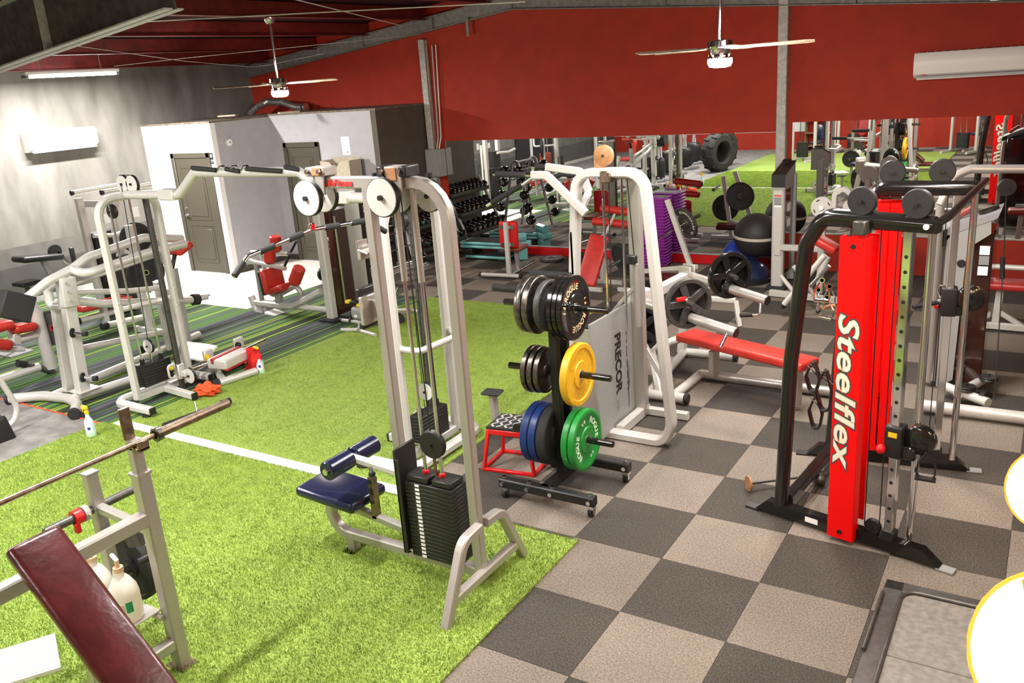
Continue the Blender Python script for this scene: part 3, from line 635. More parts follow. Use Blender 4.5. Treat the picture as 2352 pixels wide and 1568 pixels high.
# ------------------------------------------------------------------ red plyo box
t = Thing('plyo_box', 'red steel plyo box with black diamond-tread top beside the plate tree', 'plyo box', (-1.5,1.36,0))
zt = .34; bt = [(-1.72,1.20),(-1.30,1.26),(-1.34,1.60),(-1.76,1.54)]; cxy = (-1.53,1.40); tp = [(cxy[0]+(x-cxy[0])*.78, cxy[1]+(y-cxy[1])*.78) for x, y in bt]
for k in range(4):
    a, b = bt[k], tp[k]; t.part('leg', B().bar((a[0],a[1],0),(b[0],b[1],zt), .028, .028), 'red_paint')
    n_ = (k+1)%4
    t.part('base_bar', B().bar((*bt[k],.014),(*bt[n_],.014), .028, .028), 'red_paint'); t.part('top_bar', B().bar((*tp[k],zt-.02),(*tp[n_],zt-.02), .025, .045), 'red_paint')
e1 = Vector((tp[1][0]-tp[0][0], tp[1][1]-tp[0][1], 0)); e2 = Vector((tp[3][0]-tp[0][0], tp[3][1]-tp[0][1], 0)); o3 = Vector((*tp[0], zt+.006))
t.part('tread_top', B().poly([o3-e1*.04-e2*.04, o3+e1*1.04-e2*.04, o3+e1*1.04+e2*1.04, o3-e1*.04+e2*1.04], .016, (0,0,1)), 'rubber')
for i in range(6):
    for j in range(6):
        c = o3+e1*((i+.5)/6)+e2*((j+.5)/6)+Vector((0,0,.017)); an = math.atan2(e1.y, e1.x)+(.8 if (i+j)%2 else -.8)
        t.part('tread_bar', B().box(c, (.05,.016,.004), rotz(an)), 'flange_grey')
# ------------------------------------------------------------------ precor cable tower
Y = 2.16
t = Thing('cable_tower', 'white arched cable tower with a grey lettered shroud behind the plate tree', 'gym machine', (-1.0,2.3,0))
t.part('arch_frame', B().rtube([(-1.45,Y,.04),(-1.29,Y,2.18),(-.73,Y,2.18),(-.545,Y,.20),(-.60,Y,.035),(-1.30,Y,.035)], .10, .068, (0,1,0), .15, .012), 'white_frame')
t.part('rear_post', B().rtube([(-1.02,2.66,.05),(-1.02,2.62,2.10),(-1.02,2.2,2.17)], .11, .07, (1,0,0), .06), 'silver')
t.part('base_rail', B().rtube([(-1.02,2.2,.05),(-1.02,2.75,.05)], .09, .07, (0,0,1)).rtube([(-1.38,2.72,.04),(-.62,2.72,.04)], .07, .06, (0,0,1)), 'white_frame')
sh = t.part('shroud', B().poly([(-1.09,1.98,.05),(-1.09,2.66,.05),(-1.09,2.66,1.05),(-1.09,1.85,1.06)], .02, (1,0,0)), 'metal_box', label='speckled grey shroud panel')
t.part('shroud_back', B().box2((-1.30,1.98,.05), (-1.09,2.02,.98), .006).box2((-1.30,2.02,.05), (-1.28,2.62,.98)), 'silver')
t.part('shroud_rim', B().box2((-1.30,1.98,.98), (-1.09,2.62,1.0)), 'black')
t.text('lettering', 'PRECOR', 'label_black', .15, (-1.0685,2.27,.86), (0,0,-1), (0,1,0), sh, bold=.005, sx=.92)
t.text('lettering', 'USA', 'label_grey', .06, (-1.0685,2.27,.30), (0,0,-1), (0,1,0), sh, bold=.001)
for x in (-1.14,-.98): t.part('guide_rod', B().cyl((x,2.32,.2),(x,2.30,2.14),.011,8), 'chrome')
t.part('cable', B().tube([(-1.10,2.28,.9),(-1.06,2.25,2.2)], .005, 6).tube([(-.92,2.45,.9),(-.98,2.4,2.15)], .005, 6), 'black')
t.part('stack_guide', B().rtube([(-.93,2.42,.9),(-.93,2.42,1.42)], .045, .045, (1,0,0)).bar((-1.2,2.42,.95),(-.93,2.42,1.25), .03, .03), 'silver'); t.part('stack_clamp', B().box((-.97,2.40,1.46), (.10,.06,.07), None, .006), 'black')
c = V(ay(1387,357,Y)); t.part('pulley_cover', B().lathe(c-Vector((0,.02,0)), (0,1,0), [(.072,0),(.078,.004),(.078,.036),(.072,.04)], 24).box((c.x-.035,Y,c.z-.06), (.082,.034,.12)), 'orange_board', label='tan round pulley cover')
t.part('cover_bolt', B().cyl((c.x,Y-.02,c.z),(c.x,Y-.028,c.z),.010,8), 'black')
t.part('top_clamp', B().box((-1.02,Y-.01,2.15), (.09,.11,.09), None, .01), 'rusty_steel')
# levers with grips towards the dumbbells
P = [V(ay(1345,490,2.10)), V(ay(1255,402,2.10)), V(ay(1222,402,2.10))]
t.part('lever_arm', B().rtube(P, .05, .06, (0,1,0), .05), 'white_frame'); q = P[-1]
t.part('lever_bar', B().tube([q+Vector((.05,0,0)), q+Vector((-.36,0,.01))], .016, 10), 'chrome'); t.part('grip', B().cyl(q+Vector((-.06,0,.0)), q+Vector((-.34,0,.01)), .024, 12, ch=.004), 'rubber')
P = [V(ay(1352,440,2.45)), V(ay(1335,394,2.45)), V(ay(1255,383,2.45))]
t.part('lever_arm', B().rtube(P, .05, .06, (0,1,0), .06), 'white_frame'); q = P[-1]; t.part('lever_bar', B().cyl(q, q+Vector((-.14,0,.0)), .018, 10), 'chrome'); t.part('grip', B().cyl(q+Vector((-.01,0,0)), q+Vector((-.10,0,0)), .024, 12), 'rubber'); t.part('lever_bar', B().tube([V(ay(1272,408,2.45)), V(ay(1290,400,2.45)), V(ay(1318,402,2.45)), V(ay(1340,420,2.45))], .02, 10, .05), 'rubber')
t.part('arm_link', B().bar(P[0], (-1.28,2.2,P[0].z-.1), .05, .05), 'white_frame')
q = V(ay(1222,408,2.35)); P = [q, q+Vector((-.10,0,-.06)), V(ay(1118,472,2.35))]
t.part('lever_bar', B().tube(P, .015, 10, .05), 'chrome'); t.part('grip', B().tube([P[1], along(P[1],P[2],.85)], .024, 10), 'rubber')
t.part('pivot_plate', B().box((-1.34,Y,1.55), (.03,.10,.36), None, .006), 'white_frame')
for a_, b_ in (((1132,658),(1200,666)),((1218,628),(1312,634))):
    p0, p1 = V(ay(*a_,2.1)), V(ay(*b_,2.1)); t.part('foam_roller', B().cyl(p0, p1, .030, 14, ch=.008), 'rubber')
    t.part('roller_bar', B().cyl(p1, (-1.33,2.12,p1.z), .014, 8), 'silver')
q = V(ay(1131,903,1.74)); t.part('foot_rest_post', B().rtube([q,(q.x+.02,1.74,.12),(q.x+.2,1.86,.06),(-1.25,2.2,.05)], .07, .05, (0,1,0), .12), 'silver')
t.part('foot_rest', B().box((q.x,1.74,q.z+.01), (.17,.13,.025), rotz(.15), .012), 'rubber')
# ------------------------------------------------------------------ red functional trainer on the right
t = Thing('functional_trainer', 'black functional trainer with tall bright red lettered weight covers on the chequered floor', 'gym machine', (1.0,1.9,0))
def lerp(a, b, k): return V(a)+(V(b)-V(a))*k
def trainer(A, Bv, side, cs):
    """one wing: base rail from A to Bv; side = unit vector to the outside"""
    A, Bv = V(A), V(Bv); u = (Bv-A).normalized(); L = (Bv-A).length; n = V(side); n = (n-u*n.dot(u)).normalized(); Z = Vector((0,0,1))
    P = lambda s, o=0., z=0.: A+u*s+n*o+Z*z
    t.part('base_rail', B().poly([P(.02,-.035,.02),P(.10,-.035,.10),P(L-.10,-.035,.10),P(L,-.035,.02)], .07, n), 'black_gloss')
    for s in (-.01, L+.03): t.part('foot_plate', B().box(P(s,0,.008), (.10,.07,.016), rotz(math.atan2(u.y,u.x)), .004), 'label_grey' if s > 0 else 'black')
    t.part('rear_post', B().tube([P(.19,0,.08),P(.23,0,1.1),P(.31,0,1.86),P(.42,0,2.03),P(1.03,0,2.015)], .046, 16, .13), 'black_gloss')
    t.part('top_beam', B().rtube([P(.42,0,2.01),P(1.05,0,2.01)], .08, .075, n), 'black_gloss')
    c = t.part('weight_cover', B().rtube([P(cs,.075,.03),P(cs,.075,1.93)], .022, .165, n, 0, .006).box(P(cs-.075,.045,.98), (.012,.06,1.9), rotz(math.atan2(u.y,u.x))).box(P(cs+.075,.045,.98), (.012,.06,1.9), rotz(math.atan2(u.y,u.x))), 'red_gloss', label='bright red weight cover')
    for z in (.08,1.88): t.part('cover_bolt', B().cyl(P(cs,.085,z),P(cs,.095,z),.014,10), 'black', c)
    t.part('cover_bracket', B().box(P(cs+.03,.05,1.985), (.07,.10,.08), rotz(math.atan2(u.y,u.x)), .006), 'steel_dark'); t.part('cover_stop', B().box(P(cs,.03,.02), (.05,.05,.04), rotz(math.atan2(u.y,u.x))), 'steel_dark'); c2_ = t.part('inner_cover', B().rtube([P(cs-.042,-.075,.12),P(cs-.042,-.075,1.93)], .012, .075, n, 0, .004), 'red_gloss'); t.part('inner_cover', B().rtube([P(cs+.042,-.075,.12),P(cs+.042,-.075,1.93)], .012, .075, n, 0, .004), 'red_gloss')
    stack(t, P(cs,.0), .12, .05, .14, 15, .026, along=u)
    xd = -Z; yd = n.cross(xd) ; yd = -yd if (xd.cross(yd)).dot(n) < 0 else yd
    bw = .0165
    for nm, mm, off, bd in (('lettering_shadow','dark_teal_print',.0875,.010),('lettering_outline','gold_print',.0882,.0045),('lettering','cream_print',.0889,.0012)):
        t.text(nm, 'Steelflex', mm, .17, P(cs,off,1.49)-yd*.06, xd, yd, c, ext=.0004, bold=bd, shear=.22, sx=1.55, space=1.04)
    t.part('slide_column', B().rtube([P(.90,0,.08),P(.90,0,1.98)], .055, .05, n, 0, .004), 'chrome')
    for k in range(20): t.part('pin_hole', B().cyl(P(.90,.0275,.22+k*.085),P(.90,.0285,.22+k*.085),.011,10), 'black')
    t.part('slide_rod', B().cyl(P(1.0,-.05,.1),P(1.0,-.05,1.98),.022,14), 'chrome')
    for s in ((.64,.94) if cs > .6 else (.50,.80)): pulley(t, P(s,.02,2.125), n, .082, .028, 'rubber', 'black')
    t.part('column_socket', B().box(P(.90,0,.12), (.075,.075,.07), rotz(math.atan2(u.y,u.x)), .005), 'black')
    pulley(t, P(.80,.0,.14), n, .05, .025, 'black', 'black')
    for s in (.755,.845): t.part('cable', B().tube([P(s,.02,.14),P(s,.02,2.0)], .0035, 6), 'black')
    t.part('beam_bolt', B().cyl(P(1.0,.04,2.01),P(1.0,.052,2.01),.016,10), 'cream_print')
    return P, u, n
P1, u1, n1 = trainer((.33,1.47,0), (1.50,1.19,0), (0,-1,0), .63)
P2, u2, n2 = trainer((.42,2.44,0), (1.53,2.60,0), (0,1,0), .50)
t.part('rear_base_bar', B().rtube([P1(.22,-.03,.12),P2(.22,-.03,.12)], .07, .07, (0,0,1)), 'black_gloss')
t.part('cross_bar', B().tube([P1(1.03,-.02,2.02),P1(1.05,-.12,2.04),P2(1.05,-.12,2.08),P2(1.03,-.02,2.03)], .022, 12, .06), 'black_gloss')
def carriage(P, u, n, z):
    R = rotz(math.atan2(u.y,u.x)); c = t.part('carriage', B().box(P(.90,0,z), (.10,.10,.20), R, .012), 'black')
    t.part('label_yellow', B().box(P(.90,.053,z+.05), (.05,.004,.03), R), 'yellow', c); t.part('knob', B().sph(P(.84,.06,z-.05),.030), 'red_paint', c)
    t.part('swivel_pulley', B().lathe(P(1.03,-.02,z+.03)-n*.03, n, [(.075,0),(.088,.01),(.088,.05),(.075,.06)], 20).box(P(.97,0,z-.06), (.10,.05,.08), R, .01), 'black_gloss', c)
    return P(1.08,0,z)
t.part('rail_sticker', B().box(P1(.42,.036,.06), (.085,.003,.035), rotz(math.atan2(u1.y,u1.x))), 'white_sign')
q1 = carriage(P1, u1, n1, .74); q2 = carriage(P2, u2, n2, 1.25)
# strap handle and bar on the trainer's cables
t = Thing('strap_handle', 'black strap handle hanging from the low pulley of the red trainer', 'cable attachment', q1)
t.part('strap', B().rtube([q1+Vector((.0,0,-.02)),q1+Vector((-.045,0,-.10)),q1+Vector((-.05,0,-.19)),q1+Vector((.05,0,-.19)),q1+Vector((.045,0,-.10)),q1+Vector((.0,0,-.02))], .03, .008, (0,1,0), .03), 'black')
t.part('grip', B().cyl(q1+Vector((-.055,0,-.195)),q1+Vector((.055,0,-.195)),.016,12), 'rubber'); t.part('ring', B().tube([q1+Vector((0,0,.02)),q1+Vector((.03,0,.10)),q1+Vector((.03,0,-.0))], .004, 6), 'chrome')
a, b = V(ay(2097,705,2.45)), V(ay(2250,676,2.75))
t = Thing('straight_bar', 'black straight cable bar hung across the red trainer', 'cable attachment', (a+b)/2)
t.part('bar', B().cyl(a, b, .016, 12, ch=.003), 'black'); t.part('collar', B().cyl(lerp(a,b,.36),lerp(a,b,.44),.022,12), 'chrome')
m_ = lerp(a,b,.4); t.part('carabiner', B().tube([m_+Vector((0,0,.02)),m_+Vector((.02,0,.09)),m_+Vector((0,0,.13)),m_+Vector((-.02,0,.09)),m_+Vector((0,0,.02))], .005, 6, .02), 'chrome')
# handles hung on the back of the trainer
hooks = [(1888,650,.0),(1905,664,.03),(1880,672,.06),(1900,690,.02)]
for k, (x, y, dy) in enumerate(hooks):
    p = V(ay(x, y, 1.95+dy)); an = k*.9
    t = Thing('chrome_handle', ['topmost','second','third','lowest'][k]+' chrome cable handle in the cluster hung behind the red trainer', 'cable attachment', p, 'chrome handles behind the trainer')
    d = Vector((math.cos(an)*.05, math.sin(an)*.05, 0)); dn = Vector((0,0,-1))
    t.part('frame', B().tube([p-d*.3, p-d+dn*.06, p-d+dn*.12, p+d+dn*.12, p+d+dn*.06, p+d*.3], .006, 8, .02), 'chrome'); t.part('grip', B().cyl(p-d*.9+dn*.12, p+d*.9+dn*.12, .014, 12), ['chrome','orange_board','rubber','chrome'][k]); t.part('ring', B().ring(p+Vector((0,0,.02)), (0,1,0), .012, .02, .008, 14), 'chrome')
for k, (x, y, w_, h_) in enumerate(((1868,830,.05,.22),(1895,850,.06,.30),(1875,905,.05,.26))):
    p = V(ay(x, y, 1.86+.05*k)); t = Thing('ankle_strap', ['upper','broad middle','lower'][k]+' black strap in the bundle hanging low behind the red trainer', 'strap', p, 'black straps behind the trainer')
    t.part('band', B().rtube([p, p+Vector((-w_,.02,-h_*.5)), p+Vector((-w_*.4,.03,-h_)), p+Vector((w_*.6,0,-h_*.95)), p+Vector((w_,-.02,-h_*.5)), p+Vector((.01,0,0))], .06, .012, (0,1,0), .05), 'black'); t.part('buckle', B().tube([p+Vector((-.03,-.03,-.02)),p+Vector((.05,-.03,-.10)),p+Vector((.06,-.03,-.08)),p+Vector((-.02,-.03,0))], .004, 6), 'chrome')
# landmine style handle with a round tan end on the floor
a, b = V(gz(1720,1110,.06)), V(gz(1868,1092,.05)); d = (b-a).normalized()
t = Thing('t_bar_handle', 'thin steel bar with a round tan end plate lying behind the red trainer', 'cable attachment', a)
t.part('bar', B().cyl(a, b, .010, 10), 'steel_dark'); t.part('end_plate', B().cyl(a-d*.008, a+d*.004, .055, 20), 'orange_board')
t.part('chain_bundle', B().sph(b+Vector((.03,.02,.0)),.05,(1,1,.8),12,8).sph(b+Vector((.05,-.04,-.005)),.045,(1,1,.8),12,8).sph(b+Vector((-.01,.03,.05)),.04,(1,1,.8),12,8), 'steel_dark')
# ------------------------------------------------------------------ left group: plate-loaded lever machine
X = -6.53
t = Thing('lever_row_machine', 'big white plate-loaded lever machine with long twin arms on the striped carpet', 'gym machine', (-6.7,1.2,0))
t.part('front_foot', B().tube([(-7.26,.50,.06),(-6.98,.70,.06),(-6.60,.76,.06),(-6.36,.70,.06),(-6.14,.53,.06)], .052, 14, .3), 'white_frame')
for q, d in (((-7.26,.50,.06),(-.03,-.025,0)),((-6.14,.53,.06),(.035,-.03,0))): t.part('foot_cap', B().cyl(q, V(q)+V(d), .058, 14, ch=.006), 'rubber')
t.part('base_rail', B().tube([(-6.56,.74,.065),(-6.38,2.1,.065)], .045, 12), 'white_frame'); t.part('base_rail', B().tube([(-6.86,.74,.065),(-7.22,2.9,.065)], .045, 12), 'white_frame')
t.part('upright', B().rtube([(-6.53,.88,.08),(-6.53,.94,1.10)], .10, .12, (1,0,0)), 'white_frame'); t.part('upright', B().rtube([(-6.79,.88,.08),(-6.75,.94,1.06)], .08, .10, (1,0,0)), 'white_frame')
t.part('pivot_housing', B().box((-6.52,.95,1.16), (.13,.16,.30), Matrix.Rotation(-.08,3,'X'), .012), 'white_frame'); t.part('pivot_yoke', B().tube([(-6.52,.92,1.02),(-6.72,.86,1.02),(-6.74,.88,1.20),(-6.60,.95,1.28)], .045, 12, .06), 'white_frame')
for z in (1.26,1.17,1.08): t.part('housing_bolt', B().cyl((-6.455,.92,z),(-6.445,.92,z),.015,8), 'flange_grey')
t.part('foot_plate', B().box((-6.56,.92,.115), (.22,.24,.01)), 'white_frame')
for z in (.75,.27):
    c = t.part('storage_peg', B().cyl((-6.47,.88,z),(-6.34,.93,z-.01),.02,12), 'chrome'); t.part('peg_stop', B().cyl((-6.475,.88,z),(-6.465,.885,z),.05,16), 'rubber', c); t.part('peg_cap', B().cyl((-6.36,.92,z-.01),(-6.32,.94,z-.01),.026,12), 'rubber', c)
L_ = V(ax(55,690,X)); M_ = V(ax(165,618,X))
t.part('lever_arm', B().tube([L_, lerp(L_,M_,.5)+Vector((0,0,.03)), M_], .046, 14, .3), 'white_frame')
t.part('twin_arm', B().tube([M_, V(ax(200,592,X)), V(ax(330,546,X)), V(ax(418,548,X))], .046, 14, .2), 'white_frame'); t.part('twin_arm', B().tube([M_, V(ax(196,630,X+.2)), V(ax(336,582,X+.2)), V(ax(425,560,X+.2))], .046, 14, .1), 'white_frame')
t.part('linkage_rod', B().cyl(ax(165,655,X), ax(385,578,X), .016, 8), 'white_frame')
t.part('handle_arm', B().tube([ax(170,690,X), ax(235,698,X), ax(440,688,X)], .043, 12, .1), 'white_frame'); c = t.part('handle_sleeve', B().cyl(ax(442,688,X), ax(455,687,X), .065, 16), 'rubber'); t.part('handle_tip', B().cyl(ax(455,687,X), ax(476,682,X), .028, 10).cyl(ax(455,680,X), ax(482,677,X), .012, 8), 'white_frame', c)
t.part('upper_link', B().tube([ax(170,672,X), ax(300,668,X), ax(375,660,X)], .03, 10, .1), 'white_frame'); t.part('cross_tube', B().tube([ax(185,800,X-.2), ax(375,762,X-.2)], .034, 10), 'white_frame')
p = V(ax(28,702,X)); t.part('counterweight', B().box(p, (.24,.30,.26), Matrix.Rotation(-.5,3,'X'), .01), 'rubber', label='black counterweight box')
p = V(ax(415,570,X)); t.part('chest_pad', B().box(p, (.22,.22,.08), Matrix.Rotation(.35,3,'X'), .03), 'red_vinyl'); t.part('pad_bracket', B().bar(p+Vector((0,-.08,-.03)), p+Vector((0,-.18,-.24)), .05, .03), 'black'); t.part('pad_post', B().rtube([p+Vector((0,-.14,-.2)),(p.x,p.y-.14,.06)], .08, .06, (1,0,0)), 'grey_frame')
t.part('rear_upright', B().rtube([(-7.0,2.3,.08),(-6.85,2.2,.95)], .07, .07, (1,0,0)).rtube([(-6.5,2.05,.08),(-6.55,2.1,.9)], .07, .07, (1,0,0)), 'white_frame')
for x, y in ((-6.95,1.9),(-6.45,2.1)): t.part('arm_band', B().ring((x,y,.2),(0,1,0),.03,.05,.02,12), 'rubber')
# leg machine cut by the left edge
t = Thing('leg_curl_machine', 'white leg curl machine with red pads at the left edge of the carpet', 'gym machine', gz(120,850))
p = V(gz(118,848,.05)); X6 = p.x
t.part('curved_upright', B().tube([ax(62,695,X6), ax(82,715,X6), ax(95,760,X6), ax(118,845,X6)], .07, 14, .2), 'white_frame')
t.part('base_rail', B().tube([ax(-60,892,X6), ax(90,842,X6)], .05, 12), 'white_frame'); t.part('base_tube', B().tube([ax(-20,800,X6), ax(85,768,X6)], .045, 12), 'white_frame')
t.part('foot_bar', B().tube([ax(45,835,X6), ax(92,845,X6), ax(130,858,X6)], .035, 10), 'steel_dark'); t.part('foot_cap', B().cyl(ax(40,834,X6), ax(60,836,X6), .045, 12), 'rubber')
t.part('pad', B().box(ax(52,752,X6), (.22,.26,.10), Matrix.Rotation(-.1,3,'X'), .04), 'red_vinyl'); t.part('pad', B().box(ax(2,748,X6), (.22,.22,.10), None, .04), 'red_vinyl'); t.part('pad', B().box(ax(0,790,X6), (.22,.20,.12), Matrix.Rotation(-.4,3,'X'), .04), 'red_vinyl')
t.part('pad_post', B().bar(ax(34,765,X6), ax(38,790,X6), .09, .08), 'white_frame'); t.part('pedal', B().box(ax(28,802,X6), (.12,.24,.05), Matrix.Rotation(-.25,3,'X'), .015), 'pulley_white')
t.part('peg', B().cyl(ax(88,742,X6), ax(110,746,X6), .022, 10), 'black')
disc_plate('iron_plate', 'dark iron plate on the leg curl machine behind the white lever upright', V(ax(114,752,X6))+Vector((.05,.02,0)), (.8,-.6,0), .21, .04, 'iron', 'red_paint', 'iron')
# white curved tube with a black pad, far left edge
p0 = V(gz(22,985,.05))
t = Thing('padded_bench', 'black padded seat on a bent white tube at the far left edge', 'bench', gz(0,1040))
t.part('tube_frame', B().tube([ax(-40,850,p0.x), ax(2,875,p0.x), ax(40,935,p0.x), ax(35,965,p0.x), ax(10,985,p0.x), ax(-40,995,p0.x)], .027, 12, .12), 'white_frame')
t.part('seat_pad', B().box(ax(-16,1008,p0.x+.1), (.10,.36,.34), Matrix.Rotation(.2,3,'X'), .035), 'black')
t.part('leg', B().tube([ax(-30,1000,p0.x), (p0.x,V(ax(-30,1000,p0.x)).y,0)], .025, 10), 'white_frame')
# cable machine by the left wall
X = -9.6
t = Thing('cable_machine', 'white cable weight machine with twin top tubes near the concrete wall', 'gym machine', (-9.6,3.3,0))
def post(x_, top, w_, h_, nm='upright', m_='white_frame', z0=.0):
    p = V(top); return t.part(nm, B().rtube([(p.x,p.y,z0),p], w_, h_, (1,0,0)), m_)
post(0, ax(180,455,X), .09, .09); post(0, ax(262,455,X+.0), .09, .09); post(0, ax(232,500,X-.2), .06, .06)
t.part('top_tube', B().cyl(ax(166,443,X), ax(273,425,X), .035, 12), 'white_frame'); t.part('top_tube', B().cyl(ax(235,442,X+.5), ax(345,424,X+.5), .035, 12), 'white_frame')
for q in ((166,443,X),(235,442,X+.5)): t.part('tube_cap', B().cyl(V(ax(*q))-Vector((0,.02,0)), V(ax(*q))+Vector((0,.01,0)), .037, 12), 'black')
t.part('cross_beam', B().bar(ax(190,468,X), ax(255,468,X), .06, .09, side=(1,0,0)), 'grey_frame'); t.part('shroud', B().box2(V(ax(205,528,X))-Vector((.1,0,.75)), V(ax(245,528,X))+Vector((.1,0,0))), 'black')
p = V(ax(205,528,X)); t.part('weight_box', B().box((X,p.y+.25,.45), (.24,.4,.8), None, .01), 'black')
t.part('handle_rack', B().tube([ax(215,542,X+.4), ax(260,540,X+.4), ax(330,520,X+.4)], .03, 10), 'white_frame'); t.part('notice', B().box(ax(312,487,X), (.004,.1,.14)), 'white_sign'); t.part('notice', B().box(ax(247,502,X), (.004,.09,.12)), 'white_sign')
t.part('seat', B().box(ax(235,697,X+.8), (.28,.75,.08), Matrix.Rotation(-.05,3,'X'), .03), 'red_vinyl'); p = V(ax(235,697,X+.8)); t.part('seat_post', B().bar((p.x,p.y,p.z-.04),(p.x,p.y,.06), .09, .07), 'white_frame')
t.part('base_rail', B().tube([ax(178,738,X+.8), ax(300,705,X+.8)], .045, 12), 'white_frame'); t.part('base_rail', B().tube([ax(242,748,X+1.2), ax(345,725,X+1.2)], .045, 12), 'white_frame')
for q in ((178,738,X+.8),(242,748,X+1.2)): t.part('rail_cap', B().cyl(V(ax(*q))-Vector((0,.05,0)), V(ax(*q))+Vector((0,.03,0)), .05, 12), 'rubber')
disc_plate('iron_plate', 'large dark plate hanging behind the left crossover tower', ax(335,625,-8.0), (.9,-.4,0), .23, .05, 'rubber', 'chrome', 'bumper', group='plates at the cable machine')
disc_plate('iron_plate', 'dark plate above the large one behind the left crossover tower', ax(312,545,-8.4), (.9,-.4,0), .20, .05, 'rubber', 'chrome', 'bumper', group='plates at the cable machine')
t2 = Thing('plate_horn', 'white plate horn post standing behind the left crossover tower', 'plate rack', (-8.1,3.3,0)); q = V(ax(320,640,-8.15))
t2.part('post', B().rtube([(q.x,q.y,0),(q.x,q.y,1.45)], .08, .08, (1,0,0)), 'white_frame'); t2.part('foot', B().rtube([(q.x-.3,q.y,.04),(q.x+.3,q.y,.04)], .08, .06, (0,0,1)), 'white_frame'); t2.part('horn', B().cyl((q.x,q.y,.62),(q.x+.35,q.y-.12,.63),.022,10), 'chrome')
# preacher curl bench at the concrete wall
X = -10.7
t = Thing('preacher_bench', 'black preacher curl bench against the concrete wall', 'bench', (X,3.1,0))
c = V(ax(88,592,X)); t.part('arm_pad', B().box(c, (.35,.62,.09), Matrix.Rotation(-.12,3,'X'), .035), 'black'); t.part('seat', B().box(ax(62,650,X), (.30,.30,.06), None, .025), 'black')
t.part('pad_post', B().bar((c.x,c.y+.05,c.z-.04),(c.x,c.y+.25,.05), .07, .06), 'grey_frame'); q = V(ax(62,655,X)); t.part('seat_post', B().bar((q.x,q.y,q.z-.03),(q.x,q.y,.05), .06, .06), 'steel_dark')
t.part('base', B().rtube([(X,c.y-.35,.04),(X,c.y+.7,.04)], .07, .06, (0,0,1)).rtube([(X-.3,c.y+.7,.04),(X+.3,c.y+.7,.04)], .07, .06, (0,0,1)), 'grey_frame')
t.part('adjust_disc', B().cyl(V(ax(126,577,X))-Vector((.02,0,0)), V(ax(126,577,X))+Vector((.02,0,0)), .10, 20), 'black'); t.part('arm', B().bar(ax(130,578,X), ax(158,605,X), .04, .05), 'chrome'); t.part('arm_pad_end', B().box(ax(168,590,X), (.06,.07,.30), None, .02), 'black')
# low sled machine at the edge of the carpet
t = Thing('low_sled_machine', 'low white sled machine with a red insert beside the orange cloth', 'gym machine', gz(520,855))
G_ = lambda x, y, z=.05: V(gz(x, y, z))
t.part('side_rail', B().tube([G_(500,880), G_(588,852)], .042, 12), 'white_frame'); t.part('side_rail', B().tube([G_(448,868), G_(562,824)], .042, 12), 'white_frame')
for q in ((500,880),(448,868)): t.part('rail_cap', B().cyl(G_(*q)-Vector((.02,.05,0)), G_(*q)+Vector((0,.02,0)), .048, 12), 'rubber')
t.part('cross_tube', B().tube([G_(497,848), G_(508,866)], .04, 10), 'white_frame'); t.part('cross_tube', B().tube([G_(560,822), G_(585,846)], .04, 10), 'white_frame')
a, b = G_(497,838,.22), G_(560,808,.22); d = (b-a).normalized(); sd = Vector((-d.y,d.x,0))
t.part('carriage', B().bar(a, b, .26, .11, side=sd, ch=.02), 'white_frame'); t.part('red_insert', B().bar(a+sd*.05+Vector((0,0,.03)), b+sd*.05+Vector((0,0,.03)), .06, .07, side=sd, ch=.01), 'red_pad'); t.part('red_insert', B().bar(a-sd*.11-Vector((0,0,.05)), b-sd*.11-Vector((0,0,.05)), .05, .03, side=sd, ch=.008), 'red_pad')
t.part('roller_tube', B().tube([G_(432,850,.16), G_(500,825,.22)], .035, 12), 'chrome'); t.part('front_handle', B().tube([G_(555,806,.26), G_(608,782,.26)], .022, 10), 'chrome')
for q in ((478,816,.26),(548,788,.28)):
    c = t.part('bracket', B().box(G_(*q), (.13,.05,.13), rotz(math.atan2(d.y,d.x)), .015), 'white_frame'); t.part('knob', B().sph(G_(*q)+Vector((.05,-.05,0)),.035), 'yellow' if q[0] == 478 else 'black', c)
t.part('foot_board', B().poly([G_(415,785,.26), G_(500,797,.26), G_(470,831,.18), G_(424,823,.18)], .02, (0,0,1)), 'white_plastic', label='white foot board')
t.part('board_strut', B().bar(G_(440,830,.05), G_(460,810,.2), .05, .04), 'black')
ORD = ['first','second','third','fourth','fifth','sixth','seventh','eighth','ninth','tenth','eleventh','twelfth','thirteenth','fourteenth','fifteenth','sixteenth','seventeenth','eighteenth','nineteenth','twentieth','twenty-first','twenty-second']
# ------------------------------------------------------------------ seated torso machine beside the vinyl floor
t = Thing('torso_machine', 'white seated torso machine with red roller pads and a smoked weight tower', 'gym machine', (-6.4,4.2,0))
bx, by = -6.10, 4.16
t.part('tower_post', B().rtube([(bx,by,.02),(bx,by,1.46)], .12, .12, (1,0,0), 0, .02), 'white_frame'); t.part('tower_foot', B().box((bx,by,.02), (.26,.26,.04), None, .015), 'rubber')
t.part('smoked_cover', B().box2((bx-.02,by+.06,.05), (bx+.05,by+.44,1.42), .01), 'smoked'); t.part('tower_panel', B().box2((bx-.06,by+.44,.05), (bx+.30,by+.50,1.52), .02), 'white_frame'); t.part('panel_edge', B().box2((bx+.30,by+.44,.05), (bx+.315,by+.50,1.50)), 'black')
t.part('tower_cap', B().box2((bx-.06,by-.06,1.46), (bx+.06,by+.5,1.50), .01), 'black'); t.part('weight_selector', B().cyl((bx+.05,by+.22,.2),(bx+.05,by+.22,1.35),.016,10), 'chrome')
A_ = lambda x, y: V(ay(x, y, by))
